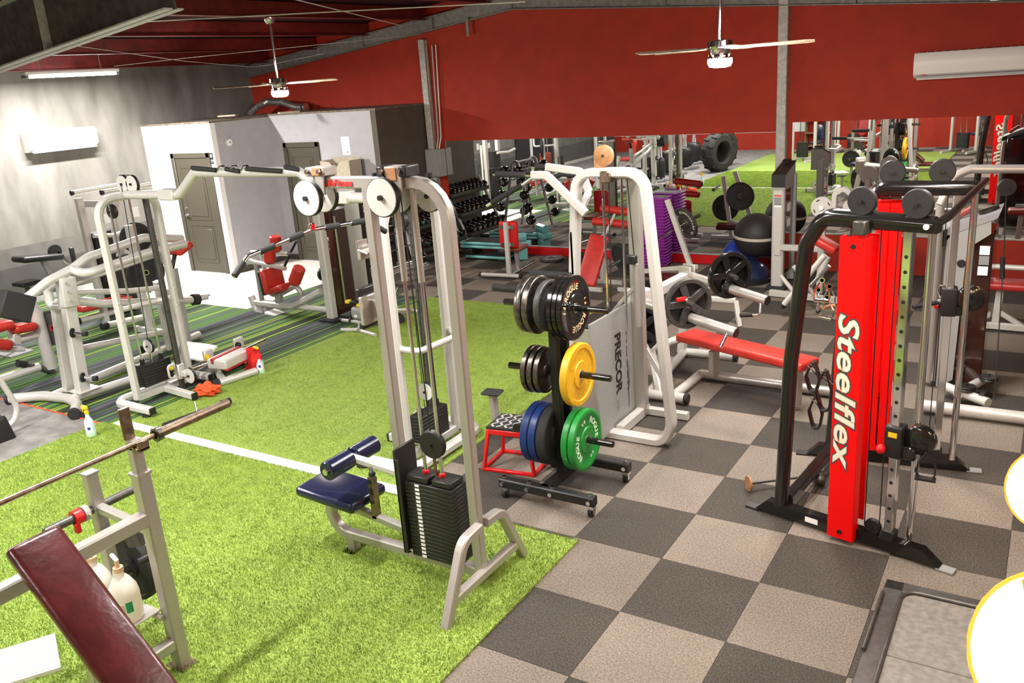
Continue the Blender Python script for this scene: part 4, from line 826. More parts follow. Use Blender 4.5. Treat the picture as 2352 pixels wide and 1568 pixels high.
t.part('base_arm', B().rtube([A_(737,668), A_(672,703), A_(588,694)], .09, .085, (0,1,0), .22, .02), 'white_frame'); t.part('rear_leg', B().tube([A_(577,680), A_(590,712), A_(620,728)], .05, 12, .1), 'white_frame'); t.part('low_rail', B().tube([A_(650,700), (bx,by+.1,.10)], .04, 10), 'white_frame')
t.part('foot_pedal', B().box(A_(632,720), (.22,.2,.05), Matrix.Rotation(.2,3,'Y'), .015), 'white_plastic'); p = A_(612,735); t.part('leg_foot', B().cyl((p.x,p.y,0),(p.x,p.y,.08),.04,12), 'silver')
t.part('seat_post', B().bar(A_(640,672), A_(642,698), .09, .08), 'grey_frame'); t.part('seat_curve', B().tube([A_(604,622), A_(608,655), A_(625,678), A_(650,672), A_(680,655), A_(692,672), A_(690,688)], .035, 12, .12), 'silver')
t.part('seat', B().box(A_(648,660), (.30,.34,.09), Matrix.Rotation(-.25,3,'Y'), .035), 'red_vinyl'); t.part('back_pad', B().box(A_(627,643), (.09,.36,.34), Matrix.Rotation(-.12,3,'Y'), .035), 'red_vinyl'); t.part('back_shell', B().box(A_(620,645), (.06,.34,.34), Matrix.Rotation(-.12,3,'Y'), .02), 'black')
t.part('upright', B().tube([A_(588,605), A_(602,690)], .035, 10), 'silver'); t.part('swing_bar', B().tube([A_(566,595), A_(585,602), A_(655,616)], .035, 12), 'white_frame'); t.part('swing_bar', B().tube([V(ay(578,579,by+.4)), V(ay(662,583,by+.4))], .032, 12), 'white_frame'); t.part('swing_post', B().tube([V(ay(600,582,by+.4)), V(ay(612,640,by+.4))], .03, 10), 'white_frame')
for a_, b_, yy in (((618,568),(620,602),by),((632,542),(634,575),by+.4)):
    p0, p1 = V(ay(*a_,yy)), V(ay(*b_,yy)); r = t.part('arm_roller', B().cyl(p0, p1, .082, 20, ch=.012), 'red_vinyl'); t.part('roller_cap', B().cyl(p1, p1+(p1-p0).normalized()*.012, .06, 16), 'black', r)
p0, p1 = V(ay(688,615,by)), V(ay(676,648,by)); r = t.part('knee_roller', B().cyl(p0, p1, .085, 20, ch=.012), 'red_vinyl'); t.part('roller_cap', B().cyl(p1, p1+(p1-p0).normalized()*.015, .065, 16), 'black', r)
for a_, b_, yy in (((654,610),(665,585),by),((668,578),(680,555),by+.4)): t.part('grip', B().cyl(ay(*a_,yy), ay(*b_,yy), .018, 10), 'rubber')
t.part('cam_wheel', B().cyl((bx-.10,by+.02,.62),(bx-.07,by+.02,.62),.09,20), 'black')
# small pedal machine on the turf corner
t = Thing('pedal_exerciser', 'small grey pedal exerciser with yellow grips at the turf corner', 'gym machine', gz(840,765))
t.part('front_foot', B().tube([gz(784,757,.03), gz(820,757,.035), gz(862,769,.03)], .024, 10, .1), 'white_frame'); t.part('rear_foot', B().tube([gz(908,712,.03), gz(945,712,.035), gz(978,720,.03)], .024, 10, .1), 'white_frame'); q0, q1 = V(gz(822,758,.05)), V(gz(945,712,.05))
t.part('spine', B().tube([q0, q1], .022, 10), 'silver'); Yq = q0.y+.12; A_ = lambda x, y: V(ay(x, y, Yq))
t.part('post', B().bar(A_(827,735), A_(826,757), .04, .04), 'white_frame'); t.part('body', B().box(A_(827,718), (.22,.14,.17), None, .05), 'metal_box'); t.part('body_label', B().box(A_(826,722)+Vector((0,-.075,0)), (.05,.003,.03)), 'white_sign'); t.part('flywheel', B().cyl(A_(855,718)+Vector((0,-.03,0)), A_(855,718)+Vector((0,.08,0)), .12, 24), 'black')
t.part('cross_bar', B().tube([A_(783,734), A_(815,738), A_(842,742)], .022, 10), 'white_frame')
for x in (784,806): t.part('bar_cap', B().cyl(A_(x,735)+Vector((-.012,0,0)), A_(x,735)+Vector((.012,0,0)), .033, 12), 'black')
for q in ((800,692),(826,700)): t.part('grip', B().box(A_(*q), (.07,.08,.04), rotz(.4), .012), 'yellow')
t.part('console', B().box(A_(815,694), (.10,.10,.05), None, .015), 'black'); t.part('seat', B().cyl(gz(912,735,.03), gz(912,735,.06), .10, 18), 'rubber'); t.part('seat_tube', B().tube([gz(906,690,.05), V(gz(915,660,.25))], .016, 8), 'chrome')
# ------------------------------------------------------------------ dumbbells by the dark restroom wall
YR0, YR1 = 7.2, 8.42
t = Thing('dumbbell_rack', 'three-tier dumbbell rack along the dark restroom end wall', 'dumbbell rack', (-7.2,7.8,0))
tiers = [(.28,-6.98),(.62,-7.16),(.96,-7.34)]
for y in (YR0+.02,YR1-.02):
    t.part('side_frame', B().rtube([(-6.86,y,.03),(-7.42,y,1.16)], .06, .04, (0,1,0)).rtube([(-7.48,y,.03),(-6.80,y,.03)], .06, .05, (0,1,0)).rtube([(-7.44,y,.03),(-7.44,y,1.12)], .05, .04, (0,1,0)), 'grey_frame')
for z, x in tiers: t.part('shelf_tray', B().box((x-.02,(YR0+YR1)/2,z), (.30,YR1-YR0,.02), Matrix.Rotation(.25,3,'Y')).box((x+.12,(YR0+YR1)/2,z+.0), (.015,YR1-YR0,.05)), 'steel_dark')
def dumbbell(p, r, ln, R, label, group, proto=[None]*40, key=0):
    t = Thing('dumbbell', label, 'dumbbell', p, group); d = R@Vector((1,0,0)); p = V(p)
    t.part('handle', B().cyl(p-d*ln*.5, p+d*ln*.5, .015, 8), 'chrome')
    for s in (-1,1):
        hd = t.part('head', B().lathe(p+d*s*ln*.22, d*s, [(r*.8,0),(r,r*.2),(r,ln*.22),(r*.8,ln*.28)], 12), 'black_gloss'); t.part('head_cap', B().cyl(p+d*s*ln*.5, p+d*s*(ln*.5+.004), r*.55, 10), 'chrome', hd)
    return t
for ti, (z, x) in enumerate(tiers):
    n = (7,8,9)[ti]
    for k in range(n):
        r = (.078,.066,.055)[ti]*(1.05-.02*k); y = YR0+.11+(YR1-YR0-.22)*k/(n-1)
        dumbbell((x+.0,y,z+.05+r*.8), r, .27+.3*r, Matrix.Rotation(.25,3,'Y'), 'black dumbbell, %s from the open end on the %s tier of the wall rack' % (ORD[k], ('bottom','middle','top')[ti]), 'dumbbells on the wall rack')
# A-frame rack with chrome-capped fixed barbells in front of it
t = Thing('barbell_rack', 'grey A-frame rack of short chrome-ended barbells before the dumbbell rack', 'barbell rack', (-7.0,6.2,0))
fx, fy = -6.95, 6.3
for y in (fy-.34,fy+.34): t.part('a_frame', B().rtube([(fx-.36,y,.02),(fx-.06,y,1.35),(fx+.06,y,1.35),(fx+.36,y,.02)], .05, .045, (0,1,0), .06), 'grey_frame')
t.part('top_arch', B().tube([(fx,fy-.34,1.33),(fx,fy+.34,1.33)], .02, 10).tube([(fx-.32,fy-.34,.15),(fx-.32,fy+.34,.15)], .018, 8).tube([(fx+.32,fy-.34,.15),(fx+.32,fy+.34,.15)], .018, 8), 'grey_frame')
for k, z in enumerate((.26,.50,.74,.98,1.20)):
    for s in (-1,1):
        x = fx+s*(.36-.30*(z/1.35)+.06); 
        for y in (fy-.34,fy+.34): t.part('bar_hook', B().box((x-s*.02,y,z-.02), (.07,.03,.03), None, .004), 'steel_dark')
        b_ = Thing('short_barbell', 'short fixed barbell on the %s rung, %s side of the A-frame rack' % (('lowest','second','third','fourth','top')[k], 'aisle' if s > 0 else 'restroom'), 'barbell', (x,fy,z), 'short barbells on the A-frame rack')
        b_.part('bar', B().cyl((x,fy-.5,z),(x,fy+.5,z),.014,8), 'chrome')
        for e in (-1,1):
            hd = b_.part('head', B().lathe((x,fy+e*.42,z), (0,e,0), [(.07,0),(.088,.02),(.088,.10),(.075,.12)], 18), 'black_gloss'); b_.part('head_cap', B().lathe((x,fy+e*.54,z), (0,e,0), [(.055,0),(.05,.006),(.02,.01)], 14), 'chrome', hd)
# teal aerobic steps before the mirror
for k in range(3):
    z0 = (.03,.20,.26)[k]
    t = Thing('aerobic_step', ['teal aerobic step on the floor before the mirror, bottom of its stack','teal aerobic step in the middle of the stack before the mirror','teal aerobic step with a black tread on top of its stack'][k], 'aerobic step', (-6.1,8.02,z0), 'teal steps by the mirror')
    t.part('deck', B().box((-6.12,8.04,z0+.025), (.98 if k else .8,.38,.05), None, .02), 'teal'); t.part('tread', B().box((-6.12,8.04,z0+.054), (.80 if k else .6,.34,.01), None, .004), 'rubber')
    if k == 0:
        for s in (-1,1): t.part('riser', B().box((-6.12+s*.32,8.04,.015), (.16,.36,.03), None, .01), 'black')
    if k == 1:
        for s in (-1,1): t.part('riser', B().box((-6.12+s*.36,8.04,.14), (.2,.36,.11), None, .02), 'black')
t = Thing('foam_roller', 'teal foam roller lying beside the aerobic steps', 'foam roller', (-5.55,8.1,.34)); t.part('roller', B().lathe((-5.72,7.98,.37), (.5,.35,0), [(.065,0),(.075,.01),(.075,.30),(.065,.31)], 8), 'teal'); t.part('block', B().box((-5.55,8.12,.26), (.34,.18,.09), rotz(.5), .02).box((-5.55,8.12,.11), (.2,.16,.22), rotz(.5), .01), 'teal')
# utility bench with upright red back
t = Thing('utility_bench', 'small grey utility bench with a bright red upright back pad', 'bench', (-5.25,7.05,0))
q0, q1 = V(gz(1104,630,.05)), V(gz(1196,634,.05)); mid = lerp(q0,q1,.72)
t.part('rear_foot', B().cyl(q0, q1, .032, 12), 'white_frame')
for q, e in ((q0,-1),(q1,1)): t.part('foot_cap', B().cyl(q-(q1-q0).normalized()*.02, q+(q1-q0).normalized()*.02, .036, 12), 'black')
fr = V(gz(1228,600,.05)); t.part('spine', B().tube([mid, fr], .032, 12), 'chrome')
bt_ = Vector((mid.x,mid.y,.86)); t.part('back_post', B().rtube([mid, bt_], .07, .05, (1,0,0)), 'white_frame'); dv = (fr-mid).normalized()
t.part('back_pad', B().box(Vector((mid.x,mid.y,.66))+dv*.09, (.30,.07,.40), rotz(math.atan2(dv.y,dv.x)-math.pi/2), .03), 'red_paint')
for z in (.52,.78): t.part('pad_bracket', B().box(Vector((mid.x,mid.y,z))+dv*.03, (.22,.02,.05), rotz(math.atan2(dv.y,dv.x)-math.pi/2)), 'chrome')
t.part('seat', B().box(Vector((mid.x,mid.y,.42))+dv*.30, (.30,.36,.07), rotz(math.atan2(dv.y,dv.x)-math.pi/2), .03), 'brown_pad'); t.part('seat_post', B().bar(Vector((mid.x,mid.y,.40))+dv*.30, Vector((mid.x,mid.y,.06))+dv*.36, .06, .06), 'grey_frame')
# plate lying by the wall
disc_plate('iron_plate', 'black grip plate lying flat on the floor by the red baseboard', (-5.0,8.15,.03), (0,0,1), .20, .04, 'iron', 'iron', 'iron', text=[('STANDARD',.035,.13,0,.22,False),('45 LBS',.035,.13,math.pi,.22,False)], tm='white_sign', up=(.5,-.8,0))
t = Thing('kettlebell', 'small black kettlebell standing by the red baseboard', 'kettlebell', (-4.55,8.2,0)); t.part('bell', B().sph((-4.55,8.2,.10),.10,(1,1,1)), 'rubber'); t.part('handle', B().tube([(-4.61,8.2,.17),(-4.62,8.2,.24),(-4.48,8.2,.24),(-4.49,8.2,.17)], .014, 8, .03), 'rubber')
# red incline bench and dark rollers behind the arched tower
t = Thing('incline_bench', 'red incline bench with red foot rollers seen through the arched tower', 'bench', (-3.4,6.7,0))
a, b = V(ay(1345,655,6.6)), V(ay(1378,540,6.9)); d = (b-a).normalized()
t.part('pad', B().bar(a, b, .30, .07, side=(1,0,0), ch=.03), 'red_vinyl')
t.part('frame', B().bar(a-Vector((0,-.06,.06)), b-Vector((0,-.06,.06)), .06, .05, side=(1,0,0)), 'white_frame'); t.part('post', B().rtube([(b.x,b.y+.05,.03),b+Vector((0,.05,-.05))], .07, .07, (1,0,0)), 'white_frame'); t.part('foot', B().rtube([(a.x-.3,a.y-.1,.03),(a.x+.3,a.y-.1,.03)], .06, .06, (0,0,1)), 'white_frame'); t.part('foot', B().rtube([(b.x-.3,b.y+.05,.03),(b.x+.3,b.y+.05,.03)], .06, .06, (0,0,1)), 'white_frame')
for x0, y0, x1, y1 in ((1380,478,1452,488),(1362,508,1445,516)):
    p0, p1 = V(ay(x0,y0,7.1)), V(ay(x1,y1,7.1)); r = t.part('foot_roller', B().cyl(p0, p1, .055, 16, ch=.01), 'red_vinyl'); t.part('roller_cap', B().cyl(p1, p1+Vector((.01,0,0)), .035, 12), 'black', r)
    t.part('roller_arm', B().bar((p0+p1)/2, b+Vector((0,.06,-.1)), .03, .03), 'white_frame')
# ------------------------------------------------------------------ olympic bench with loaded barbell
t = Thing('olympic_bench', 'white olympic bench rack with a maroon pad before the mirror', 'bench', (-2.4,6.8,0))
U1 = V(ay(1602,640,7.05)); U1t = V(ay(1532,458,7.05)); U0t = V(ay(1447,490,6.3)); 
for top, yy, bx_ in ((U1t,7.05,U1.x),(V(ay(1447,492,6.6)),6.6,V(ay(1475,690,6.6)).x)):
    t.part('upright', B().rtube([(bx_,yy,.03),(top.x,yy,top.z)], .065, .065, (1,0,0)), 'white_frame'); t.part('foot', B().rtube([(bx_-.35,yy,.03),(bx_+.2,yy,.03)], .06, .05, (0,0,1)), 'white_frame')
t.part('cross_tube', B().rtube([(U1.x,7.05,.30),(V(ay(1475,690,6.6)).x,6.6,.30)], .06, .06, (0,0,1)), 'white_frame')
p = V(ay(1505,625,6.75)); t.part('pad', B().bar(p+Vector((-.32,.1,0)), p+Vector((.36,-.1,-.03)), .28, .09, side=(0,1,0), ch=.035), 'maroon'); t.part('pad_post', B().rtube([(p.x,p.y,p.z-.04),(p.x,p.y,.03)], .07, .07, (1,0,0)), 'white_frame')
a, b = V(ay(1422,600,6.35)), V(ay(1575,512,7.3)); d = (b-a).normalized()
t = Thing('barbell', 'loaded steel barbell resting on the olympic bench before the mirror', 'barbell', a)
t.part('bar', B().cyl(a-d*.1, b+d*.2, .014, 10), 'chrome'); 
for q in (a,b): t.part('sleeve', B().cyl(q-d*.16 if q is a else q-d*.02, q+d*.02 if q is a else q+d*.25, .024, 10), 'steel_dark')
disc_plate('iron_plate', 'grey bumper plate on the near end of the loaded barbell', lerp(a,b,.06)+Vector((0,0,.0)), -d, .225, .06, 'rubber', 'steel_dark', 'bumper', group='plates on the barbell')
disc_plate('iron_plate', 'lettered black iron plate on the mirror end of the loaded barbell', b, -d, .225, .04, 'iron', 'brass', 'iron', group='plates on the barbell', text=[('STANDARD',.05,.165,.45,.23,False),('LBS 45',.05,.165,2.1,.23,False),('BARBELL',.045,.165,-1.7,.23,False)], tm='cream_print', up=(0,0,1))
# ------------------------------------------------------------------ stacked purple steps
n = 22
pc = V((-3.22,8.22,0))
for k in range(n):
    z0 = .012+k*.047; t = Thing('aerobic_step', 'purple aerobic step, %s of the tall purple stack' % ('bottom' if k == 0 else 'topmost' if k == n-1 else ORD[k]+' from the floor'), 'aerobic step', (pc.x,pc.y,z0), 'purple step stack')
    R = rotz(.10+.01*math.sin(k*2.3))
    if k == 0:
        proto_s = t.part('rim', B().box((pc.x,pc.y,z0+.034), (.45,.37,.018), R, .008), 'purple'); proto_w = t.part('skirt', B().box((pc.x,pc.y,z0+.012), (.37,.29,.030), R, .006), 'purple')
    else:
        for pr in (proto_s, proto_w): q = pr.copy(); COL.objects.link(q); q.parent = t.o
    if k == n-1: t.part('rim_handle', B().tube([V((pc.x-.12,pc.y-.15,z0+.04)),V((pc.x-.10,pc.y-.15,z0+.06)),V((pc.x+.10,pc.y-.13,z0+.06)),V((pc.x+.12,pc.y-.13,z0+.04))], .008, 6), 'purple'); t.part('recess', B().box((pc.x,pc.y,z0+.046), (.34,.26,.004), R), 'label_grey')
# ------------------------------------------------------------------ exercise balls
def ball(name, label, c, r, m, band=None, half=False):
    t = Thing(name, label, 'exercise ball', (c[0],c[1],c[2]-r if not half else c[2]), 'exercise balls')
    if half: t.part('dome', B().lathe((c[0],c[1],c[2]), (0,0,1), [(r,0),(r*1.02,.03),(r*.98,.08),(r*.85,.15),(r*.6,.21),(r*.3,.245),(.02,.255)], 28), m); t.part('base_rim', B().lathe((c[0],c[1],c[2]-.0), (0,0,1), [(r*.95,-.05),(r*1.05,-.04),(r*1.05,.01),(r,.02)], 28), 'black')
    else: t.part('shell', B().sph(c, r, (1,1,1), 32, 20), m)
    if band: t.part('band', B().lathe(c, (.05,-.05,1), [(r*1.0,-.02),(r*1.008,-.018),(r*1.008,.018),(r*1.0,.02)], 36), band)
p = V(ay(1737,540,7.75)); ball('exercise_ball', 'large black exercise ball with a pale band beside the white column machine', (p.x,7.75,p.z), .30, 'ball_black', 'ball_band')
p = V(ay(1702,586,8.12)); ball('exercise_ball', 'shiny blue exercise ball behind the large black one', (p.x,8.12,p.z), .25, 'ball_blue')
ball('balance_dome', 'dark navy balance dome on the floor below the exercise balls', (-1.62,7.62,.05), .31, 'ball_navy', half=True)
# ------------------------------------------------------------------ plate-loaded flat press with the long red bench
t = Thing('plate_press_bench', 'white plate-loaded press with a long flat red bench behind the arched tower', 'bench', (-.6,3.7,0))
pa, pb = V(gz(1572,768,.44)), V(gz(1862,838,.44)); d = (pb-pa).normalized(); sd = Vector((-d.y,d.x,0))
t.part('bench_pad', B().bar(pa, pb, .27, .075, side=sd, ch=.022), 'red_vinyl')
sa, sb = V(gz(1610,858,.06)), V(gz(1885,893,.06)); t.part('spine_tube', B().cyl(sa, sb+d*.1, .045, 14), 'silver')
t.part('bench_post', B().rtube([V(gz(1640,862,.08)), V(ay(1640,805,V(gz(1640,862,.08)).y))], .10, .06, sd), 'silver'); t.part('bench_post', B().rtube([pb-d*.12-Vector((0,0,.03)), Vector((pb.x-.12,pb.y+.04,.05))], .09, .06, sd), 'silver')
f0, f1 = V(gz(1462,900,.06)), V(gz(1572,915,.06)); t.part('rear_foot', B().cyl(f0, f1, .045, 14), 'white_frame'); t.part('foot_cap', B().cyl(f1, f1+(f1-f0).normalized()*.04, .05, 14, ch=.008), 'rubber'); t.part('foot_cap', B().cyl(f0-(f1-f0).normalized()*.04, f0, .05, 14, ch=.008), 'rubber')
g0, g1 = V(gz(1560,806,.06)), V(gz(1685,818,.06)); t.part('front_foot', B().cyl(g0, g1, .042, 12), 'white_frame'); t.part('foot_cap', B().cyl(g1, g1+(g1-g0).normalized()*.04, .048, 12), 'rubber')
t.part('floor_tube', B().cyl(lerp(f0,f1,.75), sa, .042, 12), 'white_frame'); t.part('floor_tube', B().cyl(lerp(f0,f1,.25), lerp(g0,g1,.1), .042, 12), 'white_frame'); t.part('rail_tube', B().tube([V(gz(1560,778,.38)), V(gz(1495,800,.30)), lerp(f0,f1,.5)], .04, 12, .05), 'white_frame')
N0 = V(ay(1468,690,3.32)); N1 = V(ay(1690,764,3.12)); F0 = V(ay(1580,632,4.15)); F1 = V(ay(1762,690,3.85))
t.part('rear_post', B().rtube([lerp(f0,f1,.1), N0-Vector((0,0,.05))], .09, .08, (0,1,0)), 'white_frame'); t.part('rear_post', B().rtube([lerp(g0,g1,.05), F0-Vector((0,0,.05))], .09, .08, (0,1,0)), 'white_frame')
t.part('diagonal_brace', B().bar(lerp(f0,f1,.1)+Vector((.02,0,.5)), lerp(f0,f1,.8), .05, .05), 'white_frame'); t.part('pivot_beam', B().rtube([N0, F0], .09, .09, (0,0,1)), 'white_frame')
t.part('pivot_housing', B().box(N0+Vector((.0,0,.02)), (.17,.17,.20), rotz(-.3), .025), 'white_frame'); c = t.part('pivot_plate', B().box(F0+Vector((-.01,-.06,-.0)), (.15,.02,.20), rotz(-.3), .006).box(F0+Vector((-.01,.06,0)), (.15,.02,.20), rotz(-.3), .006), 'silver'); t.part('pivot_bolt', B().cyl(F0+Vector((-.01,-.08,-.03)), F0+Vector((-.01,-.05,-.03)), .022, 10), 'chrome', c)
for a, b, hx in ((N0,N1,((1672,772),(1655,795))), (F0,F1,((1752,700),(1700,722)))):
    t.part('press_arm', B().cyl(a, b, .046, 16), 'silver'); e = (b-a).normalized(); t.part('arm_cap', B().cyl(b, b+e*.008, .044, 16), 'black')
h0 = lerp(N0,N1,.93); h1 = V(ay(1655,797,3.0)); t.part('press_handle', B().cyl(h0, h1, .017, 10), 'chrome')
h0 = lerp(F0,F1,.93); h1 = V(ay(1745,722,3.8)); h2 = V(ay(1700,724,3.8)); t.part('press_handle', B().tube([h0,h1,h2], .014, 10, .03), 'chrome'); t.part('handle_grip', B().cyl(lerp(h1,h2,.35), h2, .02, 10), 'rubber')
AN = (.75,-.66,0)
pN = V(ay(1580,697,3.18)); pF = V(ay(1676,632,4.0)); pL = V(ay(1468,758,3.35))
for p, nm in ((pN,0),(pF,1),(pL,2)): t.part('plate_horn', B().cyl(p-V(AN)*.10, p+V(AN)*.12, .024, 12), 'steel_dark')
t.part('arm_collar', B().cyl(lerp(F0,F1,.50), lerp(F0,F1,.57), .06, 14), 'black')
disc_plate('grip_plate', 'grey five-spoke grip plate with a red clip on the near press arm', pN, AN, .225, .045, 'iron', 'brass', 'grip', group='plates on the red press bench')
disc_plate('grip_plate', 'black five-spoke grip plate on the far arm of the red press bench', pF, AN, .225, .045, 'black_gloss', 'black', 'grip', group='plates on the red press bench')
disc_plate('grip_plate', 'black plate with silver face half hidden behind the lettered shroud', pL, AN, .225, .05, 'rubber', 'chrome', 'grip', group='plates on the red press bench')
tt = Thing('collar_clip', 'red spring clip on the near plate of the red press bench', 'clip', pN+V(AN)*.05); tt.part('body', B().box(pN+V(AN)*.045+Vector((-.06,-.06,.06)), (.10,.02,.04), rotz(.85), .006), 'red_paint'); tt.part('bolt', B().sph(pN+V(AN)*.06+Vector((-.03,-.03,.05)),.02), 'chrome')
# small squat white foot stand between
t = Thing('floor_stand', 'low white angled floor stand behind the red press bench', 'bench', (-1.6,6.3,0))
t.part('top_tube', B().rtube([V(gz(1600,683,.30)), V(gz(1690,690,.28))], .06, .06, (0,0,1)), 'white_frame'); q = V(gz(1690,690,.28)); t.part('leg', B().bar(q, (q.x+.08,q.y-.1,0), .05, .05), 'white_frame'); q = V(gz(1605,683,.30)); t.part('leg', B().bar(q, (q.x-.1,q.y+.1,0), .05, .05), 'white_frame')
# ------------------------------------------------------------------ white column leg machine before the mirror
t = Thing('column_leg_machine', 'white leg machine with a tall console column and white cam discs before the mirror', 'gym machine', (-1.1,7.3,0))
cx = -1.12
t.part('column', B().rtube([(cx,7.30,.05),(cx,7.30,1.33)], .15, .11, (1,0,0), 0, .02), 'white_frame'); t.part('column_foot', B().box((cx,7.30,.025), (.26,.22,.05), None, .02), 'rubber')
t.part('console_body', B().poly([(cx-.075,7.24,1.30),(cx-.075,7.74,1.30),(cx-.075,7.74,1.60),(cx-.075,7.24,1.48)], .16, (1,0,0)), 'metal_box'); t.part('console_cap', B().poly([(cx-.08,7.235,1.34),(cx-.08,7.235,1.48),(cx-.08,7.745,1.60),(cx-.08,7.745,1.615),(cx-.08,7.225,1.495),(cx-.08,7.225,1.34)], .17, (1,0,0)), 'black')
t.part('cup_holder', B().ring((cx,7.64,1.622), (0,-.22,1), .045, .058, .02, 20), 'black'); t.part('rear_column', B().rtube([(cx+.06,7.72,.05),(cx+.06,7.72,1.45)], .10, .06, (1,0,0)), 'grey_frame'); t.part('side_shroud', B().box2((cx+.05,7.36,.2), (cx+.075,7.68,1.3)), 'smoked')
t.part('column_label', B().box((cx,7.243,1.16), (.09,.003,.10)), 'label_grey'); t.part('column_label', B().box((cx,7.243,1.23), (.09,.003,.015)), 'red_print'); t.part('column_label', B().box((cx,7.243,1.10), (.09,.003,.03)), 'white_sign')
for z in (1.05,.85): t.part('shroud_label', B().box((cx+.078,7.5,z), (.003,.14,.10)), 'white_sign')
t.part('side_arm', B().rtube([(cx,7.28,.56),(-.42,7.22,.57)], .08, .09, (0,0,1), 0, .015), 'white_frame'); t.part('arm_plate', B().box((cx+.01,7.235,.56), (.08,.012,.20), None, .004), 'white_frame')
p = V(ay(1888,476,7.0)); t.part('cam_disc', B().lathe(p, (0,-1,0), [(.125,-.02),(.13,-.015),(.13,.015),(.125,.02)], 28), 'pulley_white'); t.part('cam_hub', B().cyl(p+Vector((0,-.02,0)), p+Vector((0,-.05,0)), .028, 12), 'white_plastic')
for k in range(4): a_ = k*math.pi/2+.5; t.part('cam_slot', B().box(p+Vector((.095*math.cos(a_),-.0215,.095*math.sin(a_))), (.045,.004,.012), Matrix.Rotation(-a_+math.pi/2,3,'Y')), 'black')
q = V(ay(1960,478,7.0)); t.part('cam_disc', B().lathe(q, (0,-1,0), [(.115,-.02),(.12,-.015),(.12,.015),(.115,.02)], 28), 'pulley_white')
t.part('cam_bracket', B().rtube([V(ay(1915,495,6.9)), V(ay(1918,445,6.9)), V(ay(1940,432,6.9)), V(ay(1955,445,6.9))], .09, .06, (0,1,0), .05), 'white_frame'); t.part('disc_stand', B().rtube([(p.x,7.05,.05),(p.x,7.05,p.z-.05)], .08, .07, (1,0,0)), 'white_frame')
def tb(nm, a, b, Yp, r, m='white_frame', cap=None):
    p0, p1 = V(ay(*a,Yp)), V(ay(*b,Yp)); t.part(nm, B().cyl(p0, p1, r, 12), m)
    if cap: t.part('tube_cap', B().cyl(p0-(p1-p0).normalized()*.03, p0+(p1-p0).normalized()*.01, r*1.06, 12), cap)
tb('leg_lever', (1822,610), (1880,690), 6.3, .026); tb('leg_lever', (1792,632), (1838,688), 6.2, .026); tb('carriage_tube', (1800,700), (1895,585), 6.0, .034, cap='black'); tb('carriage_tube', (1818,702), (1905,610), 6.3, .022, 'chrome', 'black')
t.part('red_pad', B().box(ay(1897,560,6.6), (.30,.25,.10), Matrix.Rotation(.5,3,'Y'), .035), 'red_vinyl'); tb('frame_tube', (1880,640), (1900,590), 6.6, .04); t.part('base', B().rtube([(-1.1,6.9,.05),(.1,6.7,.05)], .08, .07, (0,0,1)), 'white_frame')
# ------------------------------------------------------------------ grey console machine and its long frame on the right
t = Thing('console_cable_machine', 'grey cable machine with a sloping console and smoked cover behind the red trainer', 'gym machine', (1.3,4.4,0))
Yf = 4.2
t.part('body', B().box2((1.13,Yf+.02,.06), (1.47,4.75,1.40), .01), 'smoked'); pts = [(2150,886),(2174,552),(2198,528),(2278,492),(2277,536),(2228,566),(2219,596),(2188,870)]
t.part('face_plate', B().poly([V(ay(x,y,Yf)) for x, y in pts], .025, (0,-1,0)), 'metal_box', label='speckled grey face plate'); t.part('left_post', B().box2((1.06,Yf+.02,.06), (1.12,4.70,1.36), .01), 'silver')
t.part('console', B().poly([(1.06,Yf-.03,1.36),(1.48,Yf-.03,1.54),(1.50,Yf-.03,1.60),(1.06,Yf-.03,1.42)], .42, (0,1,0)), 'label_grey'); t.part('console_edge', B().poly([(1.05,Yf-.04,1.28),(1.12,Yf-.04,1.30),(1.12,Yf-.04,1.44),(1.05,Yf-.04,1.40)], .44, (0,1,0)), 'black')
t.part('cup_holder', B().ring((1.40,4.38,1.575), (-.39,0,1), .06, .08, .02, 22), 'black'); p = V(ay(2215,488,4.5)); t.part('console_handle', B().bar(p-Vector((.07,0,.05)), p+Vector((.07,0,.05)), .05, .05, ch=.016), 'brown_pad')
q = V(ay(2208,605,Yf-.03)); t.part('emblem', B().lathe(q, (0,-1,0), [(.030,-.004),(.034,0),(.030,.004)], 20), 'black')
for x, y, m_ in ((2262,575,'white_sign'),(2260,598,'label_grey'),(2257,622,'white_sign')): t.part('cover_label', B().box(V(ay(x,y,Yf)), (.075,.006,.075), None), m_)
t.part('yellow_knob', B().sph(ay(2212,790,Yf-.02),.022), 'yellow'); t.part('selector_rail', B().bar(ay(2213,800,Yf), ay(2205,870,Yf), .03, .02), 'steel_dark')
t.part('base_tube', B().cyl(gz(2120,931,.07), gz(2420,968,.07), .05, 14), 'white_frame'); t.part('side_tube', B().cyl(gz(2165,885,.10), gz(2270,925,.10), .04, 12), 'white_frame'); t.part('side_tube', B().cyl(gz(2200,905,.10), gz(2275,862,.10), .04, 12), 'white_frame')
for x, y in ((2220,890),(2272,868)): pulley(t, V(gz(x,y,.16)), (0,0,1), .075, .03, 'black')
p = V(gz(2262,915,.10)); pulley(t, p, (.8,-.5,0), .075, .03, 'black'); t.part('top_frame', B().tube([V(ay(2160,470,4.1)), V(ay(2190,405,4.15)), V(ay(2228,388,4.2)), V(ay(2420,388,4.3))], .036, 14, .10), 'silver')
p2 = V(ay(2312,430,4.2)); t.part('cable', B().tube([p+Vector((.07,0,0)), V(ay(2305,600,4.2)), p2], .005, 6), 'black'); pulley(t, p2, (.3,-.9,0), .07, .04, 'black'); t.part('cable_stop', B().cyl(ay(2303,590,4.2), ay(2302,640,4.2), .018, 10), 'black')
